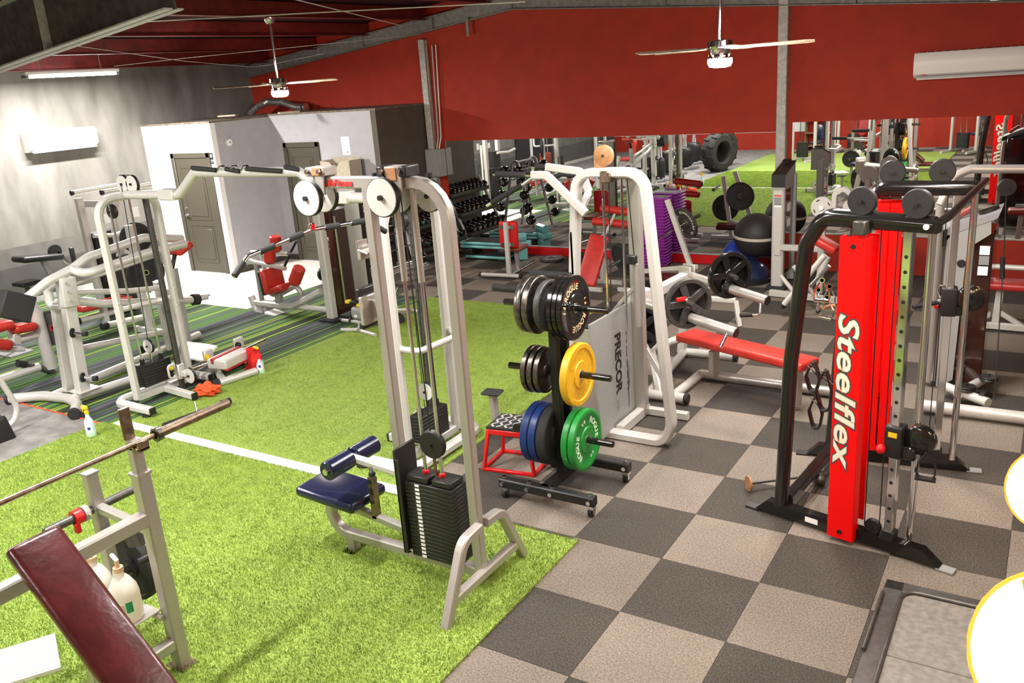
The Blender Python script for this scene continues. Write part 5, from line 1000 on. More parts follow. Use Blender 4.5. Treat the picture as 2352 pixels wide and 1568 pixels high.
t.part('frame_post', B().tube([V(ay(2420,388,4.3)), (2.05,4.3,.05)], .036, 12), 'silver'); t.part('frame_leg', B().tube([V(ay(2160,470,4.1)), (1.06,4.25,.05)], .034, 12), 'silver')
# red bench at the right edge by the mirror
t = Thing('flat_bench', 'red flat bench with white splayed legs at the right edge near the mirror', 'bench', (1.75,6.2,0))
pb_ = V(ay(2330,655,6.2)); t.part('pad', B().box(pb_+Vector((.2,0,0)), (1.0,.30,.08), rotz(-.06), .03), 'red_pad'); t.part('post', B().bar(pb_+Vector((-.12,0,-.04)), (pb_.x-.14,6.2,.06), .07, .06), 'white_frame'); t.part('brace', B().bar((pb_.x-.14,6.2,.22),(pb_.x+.12,6.2,.06), .05, .05), 'white_frame')
t.part('base_tube', B().rtube([(pb_.x-.3,6.2,.05),(pb_.x+.9,6.15,.05)], .07, .06, (0,0,1)), 'white_frame'); t.part('handle_bar', B().tube([(pb_.x-.2,6.5,pb_.z+.12),(pb_.x+.8,6.45,pb_.z+.12)], .03, 10), 'white_frame'); t.part('handle_post', B().bar((pb_.x+.7,6.45,pb_.z+.1),(pb_.x+.7,6.3,.06), .05, .05), 'white_frame')
# ------------------------------------------------------------------ framed rubber platform, lower right
mat('mat_rubber', (.21,.195,.175), .85, 0, .22, 30, bump=.2, bscale=120)
t = Thing('lifting_platform', 'grey rubber lifting platform in a dark steel frame at the lower right', 'platform', (1.9,0,0))
x0, x1, y0, y1 = 1.25, 2.75, -1.6, .93
for a, b in (((x0+.05,y0),(x0+.05,y1)),((x1-.05,y0),(x1-.05,y1)),((x0,y1-.05),(x1,y1-.05)),((x0,y0+.05),(x1,y0+.05))): t.part('frame_bar', B().bar((*a,.010),(*b,.010), .10, .018), 'steel_dark')
for k in range(4): ya = y1-.11-k*.60; t.part('rubber_mat', B().box2((x0+.11,ya-.595,.001), (x1-.11,ya,.024), .003), 'mat_rubber')
t.part('border_tube', B().tube([(x0+.10,y0+.1,.03),(x0+.10,y1-.10,.03),(x1-.10,y1-.10,.03),(x1-.10,y0+.1,.03)], .011, 8, .09), 'steel_dark'); t.part('side_rod', B().cyl((x0+.005,y1-.16,.03),(x0+.005,y1-.72,.03),.010,8), 'steel_dark')
# ------------------------------------------------------------------ incline press station, lower left
XB, YB, ZB = -1.89, -1.475, 1.324
t = Thing('incline_press_station', 'worn grey incline press station with a maroon pad in the lower left corner', 'bench', (-1.9,-1.9,0))
for y in (YB, YB-1.12):
    t.part('upright', B().rtube([(XB-.03,y,.0),(XB-.03,y,1.16)], .075, .075, (1,0,0)), 'silver'); t.part('upright_tube', B().rtube([(XB-.03,y,1.16),(XB-.03,y,1.34)], .06, .06, (1,0,0)), 'silver'); t.part('upright_collar', B().box((XB-.03,y,1.155), (.085,.085,.02), None, .004), 'silver')
    t.part('bar_stop', B().rtube([(XB-.055,y,1.34),(XB-.055,y,1.50)], .06, .022, (0,1,0)), 'rusty_steel'); t.part('bar_cup', B().box((XB,y,ZB-.025), (.11,.06,.02), None, .004).box((XB+.045,y,ZB-.005), (.02,.06,.05), None, .004), 'rusty_steel')
    t.part('foot_plate', B().box((XB-.03,y,.008), (.14,.11,.016), None, .003), 'rusty_steel')
    t.part('gusset', B().bar((XB-.06,y,.42),(XB-.02,y,.18), .05, .05), 'silver')
t.part('cross_member', B().rtube([(XB-.03,YB,.91),(XB-.03,YB-1.12,.91)], .07, .075, (1,0,0)), 'silver'); t.part('low_cross', B().rtube([(XB-.03,YB,.16),(XB-.03,YB-1.12,.16)], .065, .065, (1,0,0)), 'silver')
XS = V(ay(205,1085,YB)).x; ZS = V(ay(205,1085,YB)).z
t.part('storage_post', B().rtube([(XS,YB,.0),(XS,YB,ZS)], .06, .07, (1,0,0)), 'silver'); t.part('post_cap', B().box((XS,YB,ZS), (.065,.075,.012), None, .003), 'label_grey'); t.part('storage_link', B().rtube([(XS,YB,.86),(XB-.03,YB,.82)], .05, .05, (0,1,0)), 'silver')
zP = V(ay(228,1165,YB)).z; t.part('storage_peg', B().cyl((XS,YB-.30,zP),(XS,YB+.28,zP),.024,14,ch=.004), 'steel_dark'); t.part('storage_peg', B().cyl((XS,YB-.28,.42),(XS,YB+.30,.42),.024,14,ch=.004), 'steel_dark')
YP = -2.1; pt, pl = V(ay(72,1236,YP)), V(ay(318,1568,YP)); dd = (pl-pt).normalized()
t.part('back_pad', B().bar(pt, pl+dd*.5, .245, .075, side=(0,1,0), ch=.03), 'maroon', label='dark maroon incline pad'); t.part('pad_beam', B().bar(pt+dd*.15-Vector((.03,0,.07)), pl+dd*.4-Vector((.03,0,.07)), .06, .06, side=(0,1,0)), 'grey_frame')
q = V(ay(125,1500,YP)); t.part('pad_leg', B().rtube([lerp(pt,pl,.62)-Vector((.05,0,.06)), (q.x+.28,YP,.03)], .08, .06, (0,1,0)), 'silver'); t.part('bench_rail', B().rtube([(XB-.03,YP,.05),(pl.x+.6,YP,.05)], .07, .06, (0,0,1)), 'silver'); t.part('seat', B().box((pl.x+.42,YP,pl.z-.40), (.4,.3,.08), None, .03), 'maroon')
zs = .36; t.part('shelf', B().box2((XB-.42,YB-.36,zs-.012), (XB-.07,YB-.03,zs), .003), 'white_frame'); t.part('shelf_support', B().rtube([(XB-.5,YB-.05,zs-.03),(XB-.03,YB-.05,zs-.03)], .03, .03, (0,0,1)), 'silver')
t.part('pivot_knob', B().cyl((XB+.20,YB-.40,.10),(XB+.20,YB-.28,.10),.05,16), 'steel_dark')
tt = Thing('bar_collar', 'red clamp collar on the storage peg of the incline press station', 'clip', (XS,YB-.12,zP)); tt.part('clamp', B().ring((XS,YB-.12,zP), (0,1,0), .025, .042, .045, 18), 'red_paint'); tt.part('lever', B().box((XS+.02,YB-.14,zP-.05), (.03,.03,.06), None, .006), 'red_paint')
tt = Thing('bar_collar', 'grey clamp collar beside the red one on the storage peg', 'clip', (XS,YB-.075,zP)); tt.part('clamp', B().ring((XS,YB-.075,zP), (0,1,0), .025, .044, .03, 18), 'flange_grey'); tt.part('screw', B().cyl((XS+.04,YB-.075,zP),(XS+.06,YB-.075,zP),.008,8), 'chrome')
tt = Thing('v_handle', 'black triangular cable handle hanging behind the incline press cross member', 'cable attachment', (XS+.18,YB+.05,zP-.12)); c = Vector((XS+.16,YB+.04,zP-.12)); tt.part('plate', B().poly([c+Vector((-.07,0,.06)),c+Vector((.07,0,.08)),c+Vector((.10,0,-.08)),c+Vector((-.02,0,-.12)),c+Vector((-.09,0,-.02))], .04, (0,1,0)), 'iron'); tt.part('grip', B().cyl(c+Vector((.10,-.03,-.16)), c+Vector((.14,.07,-.14)), .025, 12), 'black')
disc_plate('bumper_plate', 'black plate on the low peg of the incline press station beside the jugs', (XS,YB+.12,.42), (0,1,0), .20, .05, 'rubber', 'iron', 'iron')
t = Thing('olympic_barbell', 'long bare olympic barbell racked across the incline press station', 'barbell', (XB,YB,ZB))
t.part('shaft', B().cyl((XB,YB+.10,ZB),(XB,YB-1.22,ZB),.014,12), 'rusty_steel')
for s, y in ((1,YB+.10),(-1,YB-1.22)): t.part('sleeve', B().cyl((XB,y,ZB),(XB,y+s*.47,ZB),.025,16,ch=.003), 'chrome' if s < 0 else 'rusty_steel'); t.part('sleeve_collar', B().cyl((XB,y-s*.0,ZB),(XB,y+s*.035,ZB),.038,18,ch=.004), 'worn_iron')
def jug(x, y, z, lb, rz):
    t = Thing('pump_jug', lb, 'jug', (x,y,z), 'pump jugs on the shelf'); d = rotz(rz)@Vector((1,0,0))
    t.part('body', B().lathe((x,y,z), (0,0,1), [(.068,0),(.075,.008),(.076,.15),(.070,.185),(.045,.235),(.022,.262),(.020,.285)], 24), 'jug')
    t.part('loop_handle', B().tube([Vector((x,y,z+.17))+d*.068, Vector((x,y,z+.19))+d*.10, Vector((x,y,z+.25))+d*.075, Vector((x,y,z+.262))+d*.02], .011, 8, .02), 'jug')
    p = t.part('pump', B().cyl((x,y,z+.28),(x,y,z+.305),.026,14).cyl((x,y,z+.305),(x,y,z+.345),.012,10), 'pump_beige'); t.part('nozzle', B().bar(Vector((x,y,z+.345))-d*.015, Vector((x,y,z+.355))+d*.065, .022, .014), 'jug', p)
    s = rotz(-.75)@Vector((0,-1,0)); s = Vector((.6,-.8,0)).normalized(); e = Vector((-s.y,s.x,0))
    def lab(nm, a0, a1, z0, z1, m):
        n_ = 6; pr = [rotz(a0+(a1-a0)*k/n_)@s for k in range(n_+1)]; v = [Vector((x,y,z+z0))+q*.0768 for q in pr]+[Vector((x,y,z+z1))+q*.0768 for q in pr]
        t.part(nm, B().add(v, [(k,k+1,n_+2+k,n_+1+k) for k in range(n_)]), m)
    lab('label', -.55, .25, .03, .12, 'pump_beige'); lab('label_green', .35, .8, .07, .13, 'green_print')
    for k in range(4): lab('label_line', -.45, .15, .045+k*.018, .051+k*.018, 'label_grey')
J1, J2 = gz(298,1418,zs), gz(238,1392,zs)
jug(J1[0], J1[1], zs, 'cream pump jug on the shelf of the incline press, the nearer of two', 2.9)
jug(J2[0], J2[1], zs, 'cream pump jug on the shelf partly hidden by the maroon pad', 2.6)
# ------------------------------------------------------------------ bottles and cloths on the floor
def spray(p, lb, cloth=False):
    p = V(p); t = Thing('spray_bottle', lb, 'spray bottle', p, 'spray bottles on the floor'); x, y, z = p
    t.part('bottle', B().lathe(p, (0,0,1), [(.036,0),(.042,.006),(.043,.13),(.036,.17),(.018,.205),(.015,.235)], 20), 'fluid_bottle'); t.part('fluid', B().lathe(p+Vector((0,0,.004)), (0,0,1), [(.0425,0),(.0436,.006),(.0436,.045)], 20), 'green_fluid'); 
    s = Vector((.7,-.7,0)); t.part('label', B().add([p+rotz(a)@s*.0442+Vector((0,0,h)) for h in (.055,.125) for a in (-.7,-.35,0,.35,.7)], [(k,k+1,6+k,5+k) for k in range(4)]), 'white_sign'); t.part('label_print', B().add([p+rotz(a)@s*.0448+Vector((0,0,h)) for h in (.085,.112) for a in (-.3,0,.3)], [(k,k+1,4+k,3+k) for k in range(2)]), 'ball_blue')
    hd = t.part('spray_head', B().cyl(p+Vector((0,0,.235)), p+Vector((0,0,.262)), .02, 12).box(p+Vector((-.02,0,.29)), (.085,.03,.045), None, .010).box(p+Vector((-.055,0,.262)), (.014,.012,.05), Matrix.Rotation(.3,3,'Y'), .003), 'yellow'); return p
spray(gz(212,1003), 'spray bottle with a yellow trigger at the corner of the striped carpet'); sp = spray(gz(600,858), 'spray bottle with a yellow trigger under a red cloth at the carpet edge')
def cloth(name, lb, pts, h, m, seed, loc):
    rnd = random.Random(seed); bm = bmesh.new(); bmesh.ops.create_icosphere(bm, subdivisions=4, radius=1)
    for v in bm.verts:
        d = v.co.normalized(); n_ = 1+.22*math.sin(d.x*7+seed)+.18*math.sin(d.y*9+2*seed+d.z*5)+.12*math.sin(d.z*11+d.x*6); v.co = Vector((d.x*pts[0]*n_, d.y*pts[1]*n_, max(-.99,d.z)*h*n_+h*.92))
        v.co.z = max(v.co.z, 0.001)
    b = B(); bm.verts.index_update(); b.add([v.co+V(loc) for v in bm.verts], [tuple(q.index for q in f.verts) for f in bm.faces]); bm.free()
    single(name, b, m, lb, 'cloth', loc, angle=1.5)
cloth('cleaning_cloth', 'crumpled orange cleaning cloth on the turf beside the low sled', (.13,.10), .055, 'orange_cloth', 3, gz(476,905,.012))
p = sp+Vector((-.05,-.02,0)); b = B(); n1_, n2_ = 12, 14; vv = []
for i in range(n1_+1):
    for j in range(n2_+1):
        u, w_ = i/n1_-.5, j/n2_; q = p+Vector((u*.20+.015*math.sin(9*w_+u*8), -.045*math.cos(u*3)+.02*math.sin(14*u+3*w_), .315-w_*.26-.05*abs(u)+(.03*math.sin(w_*6) if w_ < .2 else 0))); q.x += -.03*w_; q.y += .03*math.sin(u*20)*w_; vv.append(q)
b.add(vv, [(i*(n2_+1)+j, i*(n2_+1)+j+1, (i+1)*(n2_+1)+j+1, (i+1)*(n2_+1)+j) for i in range(n1_) for j in range(n2_)]); vb = [q+Vector((0,.012,0)) for q in vv]; b.add(vb, [(i*(n2_+1)+j, (i+1)*(n2_+1)+j, (i+1)*(n2_+1)+j+1, i*(n2_+1)+j+1) for i in range(n1_) for j in range(n2_)])
single('cleaning_cloth', b, 'red_cloth', 'red cleaning cloth draped over the spray bottle at the carpet edge', 'cloth', p, angle=1.5)
t = Thing('floor_board', 'white ribbed floor board on the turf behind the maroon pad', 'board', gz(40,1520)); Q = [V(gz(x,y,.012)) for x, y in ((-70,1522),(128,1462),(142,1540),(-70,1606))]
t.part('board', B().poly(Q, .025, (0,0,1)), 'white_grid')
for k in range(9): a_, b_ = lerp(Q[0],Q[3],(k+.5)/9), lerp(Q[1],Q[2],(k+.5)/9); t.part('rib', B().bar(a_+Vector((0,0,.027)), b_+Vector((0,0,.027)), .008, .006, ch=0), 'white_grid')
# ------------------------------------------------------------------ things on the walls
def ac(lb, c, ax_, out, ln):
    """split air conditioner: c centre on wall, ax_ long axis, out = away from wall"""
    c, a, o = V(c), V(ax_), V(out); Z = Vector((0,0,1)); t = Thing('air_conditioner', lb, 'air conditioner', c); pr = [(0,-.15),(.12,-.15),(.19,-.10),(.205,.0),(.20,.10),(.17,.15),(0,.15)]
    t.part('casing', B().poly([c-a*ln/2+o*x+Z*z for x, z in pr], ln, a), 'white_plastic'); t.part('outlet_flap', B().bar(c-a*ln*.47+o*.155-Z*.142, c+a*ln*.47+o*.155-Z*.142, .09, .012, side=(o-Z*.6)), 'white_plastic'); t.part('outlet_gap', B().bar(c-a*ln*.47+o*.15-Z*.125, c+a*ln*.47+o*.15-Z*.125, .05, .012, side=o), 'label_grey')
    t.part('intake_grille', B().bar(c-a*ln*.48+o*.10+Z*.148, c+a*ln*.48+o*.10+Z*.148, .14, .012, side=o), 'label_grey')
    for k in range(14): q = c+a*ln*(-.46+.92*k/13)+Z*.156; t.part('grille_bar', B().bar(q+o*.03, q+o*.17, .008, .008), 'white_plastic')
    return t
ac('white wall air conditioner on the concrete wall below the strip light', (XL,4.33,2.46), (0,1,0), (1,0,0), 1.15)
t = ac('white wall air conditioner on the red wall above the right mirror', (.85,YW,2.68), (1,0,0), (0,-1,0), 1.26)
t.part('brand_mark', B().box((.34,YW-.199,2.57), (.05,.004,.012)), 'red_print')
t = Thing('electrical_box', 'grey electrical box on the far wall beside the left steel column', 'electrical box', (-7.37,8.4,1.33)); t.part('box', B().box2((-7.52,8.32,1.33), (-7.20,8.49,1.80), .008), 'metal_box'); t.part('door', B().box2((-7.51,8.31,1.35), (-7.22,8.32,1.78), .003), 'metal_box')
for k, (x, z1) in enumerate(((-7.49,2.1),(-7.47,1.98),(-7.45,1.95),(-7.42,3.5),(-7.33,3.5),(-7.28,3.5))): t.part('conduit', B().tube([(x+.02,8.40,1.80),(x+.01+.01*k,8.43,2.0 if z1 > 2.5 else z1*.97),(x-.03+.03*k,8.44,z1)], .012 if k > 3 else .006, 8, .1), 'white_frame' if k == 5 else 'flange_grey')
t = Thing('wall_sign', 'small black and white restroom sign beside the door in the white wall', 'sign', (-10.08,5.86,1.98)); t.part('plate', B().box((-10.075,5.864,2.0), (.075,.008,.11), None, .002), 'label_black'); t.part('plate', B().box((-10.07,5.864,1.90), (.06,.008,.05), None, .002), 'label_black')
for dx in (-.016,.014): t.part('pictogram', B().cyl((-10.075+dx,5.861,2.03),(-10.075+dx,5.858,2.03),.006,10), 'white_sign'); t.part('pictogram_body', B().box((-10.075+dx,5.859,2.0), (.013,.003,.04)), 'white_sign')
t.part('bar_mark', B().box((-10.07,5.859,1.905), (.04,.003,.008)), 'white_sign')
t = Thing('door_plaque', 'small white plaque on the door in the grey recess', 'sign', (-9.29,7.13,1.6)); t.part('plate', B().box((-9.29,7.132,1.60), (.20,.006,.06), None, .002), 'white_sign'); t.part('mark', B().box((-9.22,7.128,1.60), (.02,.003,.025)), 'red_print'); t.part('line', B().box((-9.31,7.128,1.60), (.10,.003,.012)), 'label_grey')
t = Thing('paper_notice', 'white paper notice on the grey wall right of the recessed door', 'notice', (-8.25,7.15,2.0)); t.part('sheet', B().box((-8.25,7.147,2.0), (.18,.004,.30)), 'white_sign'); t.part('red_mark', B().box((-8.22,7.144,1.90), (.025,.002,.02)), 'red_print')
t = Thing('smoke_detector', 'round white detector high on the grey restroom side wall', 'smoke detector', (-9.99,6.2,2.19)); t.part('body', B().lathe((-9.99,6.20,2.19), (1,0,0), [(.06,0),(.062,.01),(.055,.03),(.02,.035)], 20), 'white_plastic'); t.part('sensor', B().cyl((-9.955,6.2,2.19),(-9.95,6.2,2.19),.018,10), 'label_grey')
t = Thing('carton', 'beige open carton with a V-cut front standing on a grey cabinet', 'carton', (-8.15,6.9,1.42)); a0, a1, z0, z1, yf = -8.50, -7.86, 1.42, 1.80, 6.75
t.part('front', B().poly([(a0,yf,z0),(a1,yf,z0),(a1-.02,yf,z1),((a0+a1)/2+.12,yf,z1-.02),((a0+a1)/2,yf,z1-.14),((a0+a1)/2-.12,yf,z1-.02),(a0+.02,yf,z1)], .012, (0,1,0)), 'cardboard'); t.part('side', B().box2((a0,yf,z0),(a0+.012,7.05,z1)), 'cardboard'); t.part('side', B().box2((a1-.012,yf,z0),(a1,7.05,z1)), 'cardboard'); t.part('back', B().box2((a0,7.04,z0),(a1,7.05,z1+.03)), 'cardboard')
t = Thing('grey_cabinet', 'grey cabinet under the beige carton by the recessed door', 'cabinet', (-8.15,6.9,0)); t.part('body', B().box2((a0-.02,6.72,.04),(a1+.08,7.08,1.415), .008), 'label_grey'); t.part('door', B().box2((a0,6.71,.10),(a1+.05,6.72,1.36), .003), 'grey_frame'); t.part('handle', B().cyl((a1-.02,6.70,.7),(a1-.02,6.70,.85),.010,8), 'chrome')
# flexible duct on top of the restroom block
P = [V(ay(x,y,7.9)) for x, y in ((575,262),(590,246),(615,233),(650,235),(680,246),(700,246))]; t = Thing('flexible_duct', 'silver flexible duct arching on top of the restroom block', 'duct', P[0]); path = B().fillet(P, .3, 6); b = B(); pp = []
for i in range(len(path)-1):
    for k in range(4): pp.append(lerp(path[i], path[i+1], k/4))
t.part('hose', b.tube(pp, .06, 10, scale=[1+.10*(i%2) for i in range(len(pp))]), 'duct_foil'); t.part('collar', B().cyl(P[-1], P[-1]+Vector((.04,0,0)), .07, 12), 'duct_foil')
for k in range(7): x = -11+k*.5; single('lumber_scrap', B().box((x,6.4+.3*(k%3),HB+.075), (.35,.09,.03), rotz(.3*k), .003), 'cardboard', ['pale','long','short','bent','split','thin','last'][k]+' offcut of lumber lying on the restroom roof', 'lumber', (x,6.4+.3*(k%3),HB+.06), 'lumber on the restroom roof') if k in (1,4) else None
# ------------------------------------------------------------------ ceiling fans
def fan(lb, x, y, zt, zm, zl, a0, pw):
    t = Thing('ceiling_fan', lb, 'ceiling fan', (x,y,zm), 'ceiling fans'); t.part('canopy', B().lathe((x,y,zt), (0,0,-1), [(.07,0),(.07,.05),(.04,.09)], 20), 'chrome'); t.part('down_rod', B().cyl((x,y,zt-.05),(x,y,zm+.06),.018,12), 'chrome')
    t.part('motor', B().lathe((x,y,zm+.06), (0,0,-1), [(.06,0),(.12,.01),(.125,.06),(.10,.09),(.10,.13)], 28), 'chrome'); t.part('light_rim', B().lathe((x,y,zm-.07), (0,0,-1), [(.11,0),(.115,.01),(.115,.04)], 28), 'chrome'); t.part('light_bowl', B().lathe((x,y,zm-.11), (0,0,-1), [(.115,0),(.118,.04),(.10,.075),(.05,.085)], 28), 'fan_glow')
    for k in range(5):
        a = a0+k*2*math.pi/5; R = rotz(a)@Matrix.Rotation(-.16,3,'X'); d = rotz(a)@Vector((1,0,0))
        bl = t.part('blade', B().poly([Vector((x,y,zm-.02))+R@Vector(q) for q in ((.17,-.045,0),(.30,-.065,0),(.80,-.075,0),(.86,-.05,0),(.86,.05,0),(.80,.075,0),(.30,.065,0),(.17,.045,0))], .008, R@Vector((0,0,1))), 'fan_blade'); t.part('blade_iron', B().bar(Vector((x,y,zm-.01))+d*.09, Vector((x,y,zm-.015))+d*.24, .05, .012), 'chrome', bl)
    l = bpy.data.lights.new('fan_lamp', 'POINT'); l.energy = pw; l.color = (1,.88,.74); l.shadow_soft_size = .12; o = bpy.data.objects.new('fan_lamp', l); COL.objects.link(o); o.location = (x,y,zm-.26)
    return t
fan('ceiling fan with pale blades hanging before the restroom block', -7.33, 4.98, rb(-7.33)+.19, 3.06, 2.9, .33, 120)
fan('ceiling fan with pale blades hanging before the long mirror', -1.01, 4.68, rb(-1.01)+.19, 3.05, 2.9, .20, 180)
# ------------------------------------------------------------------ glowing bulbs on a cord close to the camera
def bulb(lb, px, py, depth, r, g='string bulbs'):
    c = V(CP+ray(px, py)*depth); t = Thing('string_bulb', lb, 'light bulb', c, g); t.part('globe', B().sph(c, r, (1,1,1.15), 32, 20), 'amber_glass'); t.part('glowing_core', B().sph(c, r*.93, (1,1,1.15), 32, 20), 'bulb_glow'); s = t.part('socket', B().cyl(c+Vector((0,0,r*.95)), c+Vector((0,0,r*2.0)), r*.42, 14), 'brown_pad'); t.part('contact_ring', B().cyl(c+Vector((0,0,r*.85)), c+Vector((0,0,r*1.0)), r*.45, 14), 'brass', s); return c+Vector((0,0,r*2.0))
c1 = bulb('glaring round bulb filling the lower right corner', 2420, 1510, .62, .056); c2 = bulb('glaring round bulb cut by the right edge above the lower one', 2402, 1125, .80, .034)
single('bulb_cord', B().tube([c2+Vector((.9,.5,.05)), c2+Vector((.3,.12,-.02)), c2+Vector((.02,0,.01)), c1+Vector((.05,.03,.0)), c1+Vector((.5,-.5,.05))], .004, 6, .05), 'black', 'black cord carrying the glaring bulbs at the right edge', 'cord', c2)
for k, (x, y, z) in enumerate(((2.75,-2.9,2.75),(2.95,-1.6,2.7),(3.05,-.3,2.75),(3.1,1.2,2.8),(2.6,-4.3,2.75))):  # unseen extra bulbs, added for a warm key light from the right
    t = Thing('string_bulb', 'unseen warm bulb added beyond the right edge, '+ORD[k]+' of the hanging row', 'light bulb', (x,y,z), 'string bulbs'); t.part('globe', B().sph((x,y,z), .05, (1,1,1.15), 16, 10), 'bulb_glow'); t.part('socket', B().cyl((x,y,z+.05),(x,y,z+.1),.02,10), 'brown_pad'); t.part('cord', B().cyl((x,y,z+.1),(x,y,rb(x)+.3),.003,6), 'black')
    l = bpy.data.lights.new('added_bulb_lamp', 'POINT'); l.energy = 34; l.color = (1,.62,.30); l.shadow_soft_size = .06; o = bpy.data.objects.new('added_bulb_lamp', l); COL.objects.link(o); o.location = (x,y,z-.12)
# ------------------------------------------------------------------ what only the mirrors show: the room behind the camera
def tyre(lb, c, ax_, R, w):
    c, a = V(c), V(ax_).normalized(); t = Thing('tractor_tyre', lb, 'tyre', (c.x,c.y,0), 'tractor tyres'); t.part('carcass', B().lathe(c, a, [(R*.52,-w*.35),(R*.60,-w*.5),(R*.88,-w*.48),(R*.96,-w*.38),(R*.96,w*.38),(R*.88,w*.48),(R*.60,w*.5),(R*.52,w*.35),(R*.52,-w*.35)], 36), 'tire'); u = a.orthogonal().normalized(); v = a.cross(u)
    for k in range(22):
        an = 2*math.pi*k/22; d = u*math.cos(an)+v*math.sin(an); s = 1 if k%2 else -1; t.part('tread_lug', B().bar(c+d*R*.97+a*s*.02*w, c+d*R*.95+a*s*w*.46+d.cross(a)*.10*R*s, .05, .06, side=d), 'tire')
tyre('big tractor tyre standing at the turf edge, seen in the mirror', (-6.05,-2.4,.52), (1,.35,0), .52, .42); tyre('second tractor tyre behind the first, seen in the mirror', (-6.3,-3.6,.50), (1,.3,0), .50, .40)
def cardio(lb, x, y, rz, scr):
    R = rotz(rz); t = Thing('elliptical_trainer', lb, 'cardio machine', (x,y,0), 'cardio machines in the mirror'); W = lambda *q: Vector((x,y,0))+R@Vector(q)
    t.part('drive_shroud', B().box(W(0,.35,.33), (.28,.75,.60), R, .12), 'black'); t.part('base_rail', B().bar(W(0,-.8,.05), W(0,.8,.05), .10, .08), 'grey_frame'); t.part('stabiliser', B().bar(W(-.3,.75,.04), W(.3,.75,.04), .07, .06), 'grey_frame'); t.part('stabiliser', B().bar(W(-.3,-.75,.04), W(.3,-.75,.04), .07, .06), 'grey_frame')
    t.part('mast', B().bar(W(0,.45,.5), W(0,.62,1.45), .08, .06), 'grey_frame'); t.part('console', B().box(W(0,.60,1.50), (.42,.08,.28), R@Matrix.Rotation(.35,3,'X'), .03), 'black'); t.part('display', B().box(W(0,.55,1.51), (.26,.01,.14), R@Matrix.Rotation(.35,3,'X')), scr)
    for s in (-1,1): t.part('arm', B().tube([W(s*.25,.35,.35), W(s*.25,.30,1.0), W(s*.22,.10,1.45)], .022, 8, .2), 'white_frame'); t.part('grip', B().cyl(W(s*.235,.18,1.28), W(s*.22,.10,1.45), .028, 10), 'rubber'); t.part('pedal', B().box(W(s*.16,-.25,.22+.06*s), (.14,.36,.04), R, .012), 'black'); t.part('pedal_arm', B().bar(W(s*.16,-.3,.20+.06*s), W(s*.16,.35,.34), .05, .05), 'white_frame')
cardio('black elliptical trainer with a green display nearest the tyres, in the mirror', -7.6, -2.0, -1.2, 'screen_green'); cardio('black elliptical trainer with a red display, second from the tyres, in the mirror', -7.7, -3.2, -1.2, 'red_paint'); cardio('black elliptical trainer by the striped carpet, in the mirror', -7.5, -.7, -1.2, 'label_grey'); cardio('black elliptical trainer far behind, last of the row in the mirror', -7.9, -4.5, -1.2, 'red_paint')
def station(lb, x, y, rz, h, padm, grp='machines behind the camera', wide=.7):
    R = rotz(rz); t = Thing('weight_station', lb, 'gym machine', (x,y,0), grp); W = lambda *q: Vector((x,y,0))+R@Vector(q)
    t.part('arch', B().rtube([W(-wide/2,0,.04),W(-wide/2,0,h),W(wide/2,0,h),W(wide/2,0,.04)], .07, .07, R@Vector((0,1,0)), .15), 'white_frame'); t.part('base', B().rtube([W(-wide/2,-.5,.04),W(-wide/2,.5,.04)], .07, .06, (0,0,1)), 'white_frame'); t.part('base', B().rtube([W(wide/2,-.5,.04),W(wide/2,.5,.04)], .07, .06, (0,0,1)), 'white_frame')
    stack(t, W(0,.05,0), .30, .13, .12, 14, .03, along=R@Vector((1,0,0)))
    for s in (-.08,.08): t.part('guide_rod', B().cyl(W(s,.05,.1), W(s,.05,h-.05), .011, 8), 'chrome')
    pulley(t, W(0,-.05,h-.08), R@Vector((1,0,0)), .08); t.part('seat', B().box(W(0,-.75,.45), (.30,.36,.08), R, .03), padm); t.part('back_pad', B().box(W(0,-.98,.72), (.30,.08,.46), R@Matrix.Rotation(.2,3,'X'), .03), padm); t.part('seat_post', B().bar(W(0,-.8,.41), W(0,-.8,.04), .08, .08), 'white_frame'); t.part('seat_rail', B().rtube([W(0,0,.05),W(0,-1.1,.05)], .08, .07, (0,0,1)), 'white_frame'); t.part('lever', B().tube([W(-.28,-.35,1.5), W(-.28,-.75,1.1), W(.28,-.75,1.1), W(.28,-.35,1.5)], .025, 10, .06), 'white_frame')
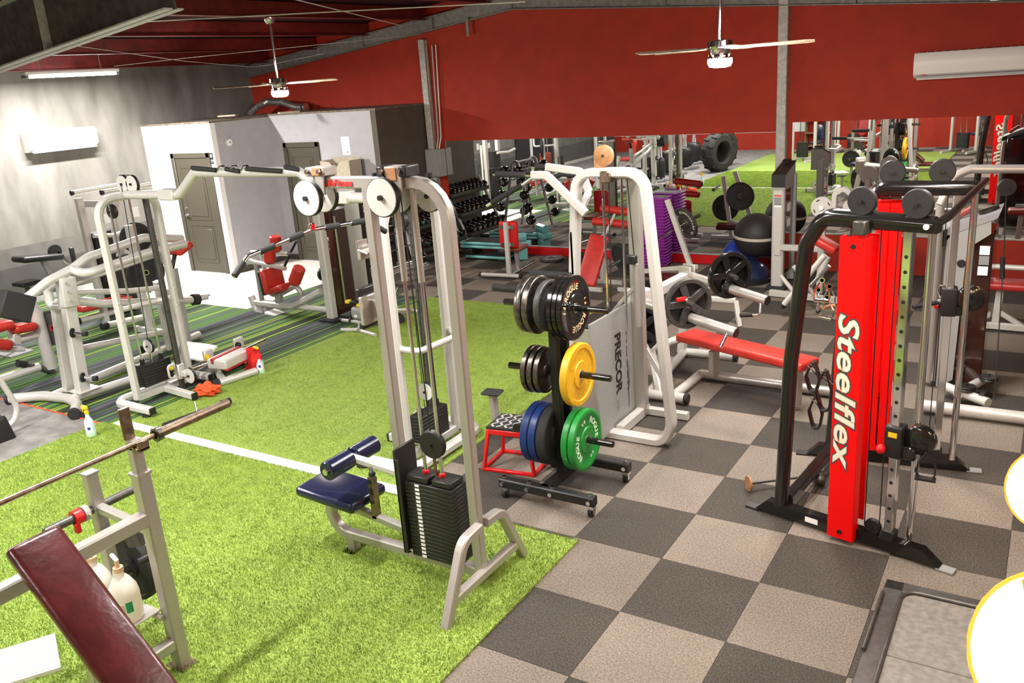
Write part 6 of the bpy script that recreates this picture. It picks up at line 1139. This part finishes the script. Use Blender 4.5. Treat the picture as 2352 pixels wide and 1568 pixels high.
station('white weight station with red pads on the grey mat, in the mirror', -9.2, -1.6, 1.5, 2.05, 'red_vinyl'); station('white weight station with navy pads behind the incline press, in the mirror', -4.3, -4.6, .3, 2.1, 'navy'); station('white weight station with red pads near the red back wall, in the mirror', -2.0, -5.6, -.2, 2.1, 'red_vinyl'); station('white weight station with brown pads behind the camera, in the mirror', 2.9, -5.2, -.4, 2.15, 'brown_pad'); station('white weight station with black pads right of the trainer, in the mirror', 3.5, 2.2, -1.4, 2.1, 'black'); station('white weight station with red pads far right by the platform, in the mirror', 3.4, -1.6, -1.5, 2.1, 'red_vinyl'); station('white weight station with brown pads by the far left wall, in the mirror', -10.0, .2, 2.6, 2.0, 'brown_pad')
station('white weight station with navy pads left of the wooden shelf, in the mirror', -.4, -6.3, .4, 2.15, 'navy'); station('white weight station with brown pads deep behind the camera, in the mirror', 1.3, -6.6, -.3, 2.15, 'brown_pad'); station('white weight station with maroon pads beside the red back wall, in the mirror', 2.2, -3.6, .5, 2.1, 'maroon'); station('white weight station with red pads at the end of the turf, in the mirror', -3.4, -6.9, .1, 2.2, 'red_pad', wide=.9)
# poster frames, dark doorway and band on the walls behind
t = Thing('notice_board', 'white lettered notice on a stand by the left wall, in the mirror', 'notice', (-9.2,1.6,0)); t.part('post', B().rtube([(-9.2,1.6,0),(-9.2,1.6,1.9)], .04, .04, (1,0,0)), 'grey_frame'); t.part('sheet', B().box((-9.2,1.63,1.72), (.30,.01,.42)), 'white_sign'); t.part('foot', B().box((-9.2,1.6,.01), (.4,.3,.02)), 'grey_frame')
struct('door_3', B().box2((XL+.005,-3.4,0), (XL+.03,-1.2,2.1)), 'label_black', label='dark doorway in the left wall seen only in the mirror')
struct('trim_7', B().box2((XL,YN+.002,.55), (-5.0,YN+.012,1.6)), 'paint_white')
t = Thing('wooden_shelf', 'tall wooden shelf against the back wall, in the mirror', 'shelf', (-4.6,YN+.2,0))
for s in (-.4,.4): t.part('side', B().box2((-4.6+s-.015,YN+.02,0), (-4.6+s+.015,YN+.34,1.8)), 'wood')
for k in range(5): t.part('shelf_board', B().box2((-5.0,YN+.02,.1+k*.4), (-4.2,YN+.34,.125+k*.4)), 'wood')
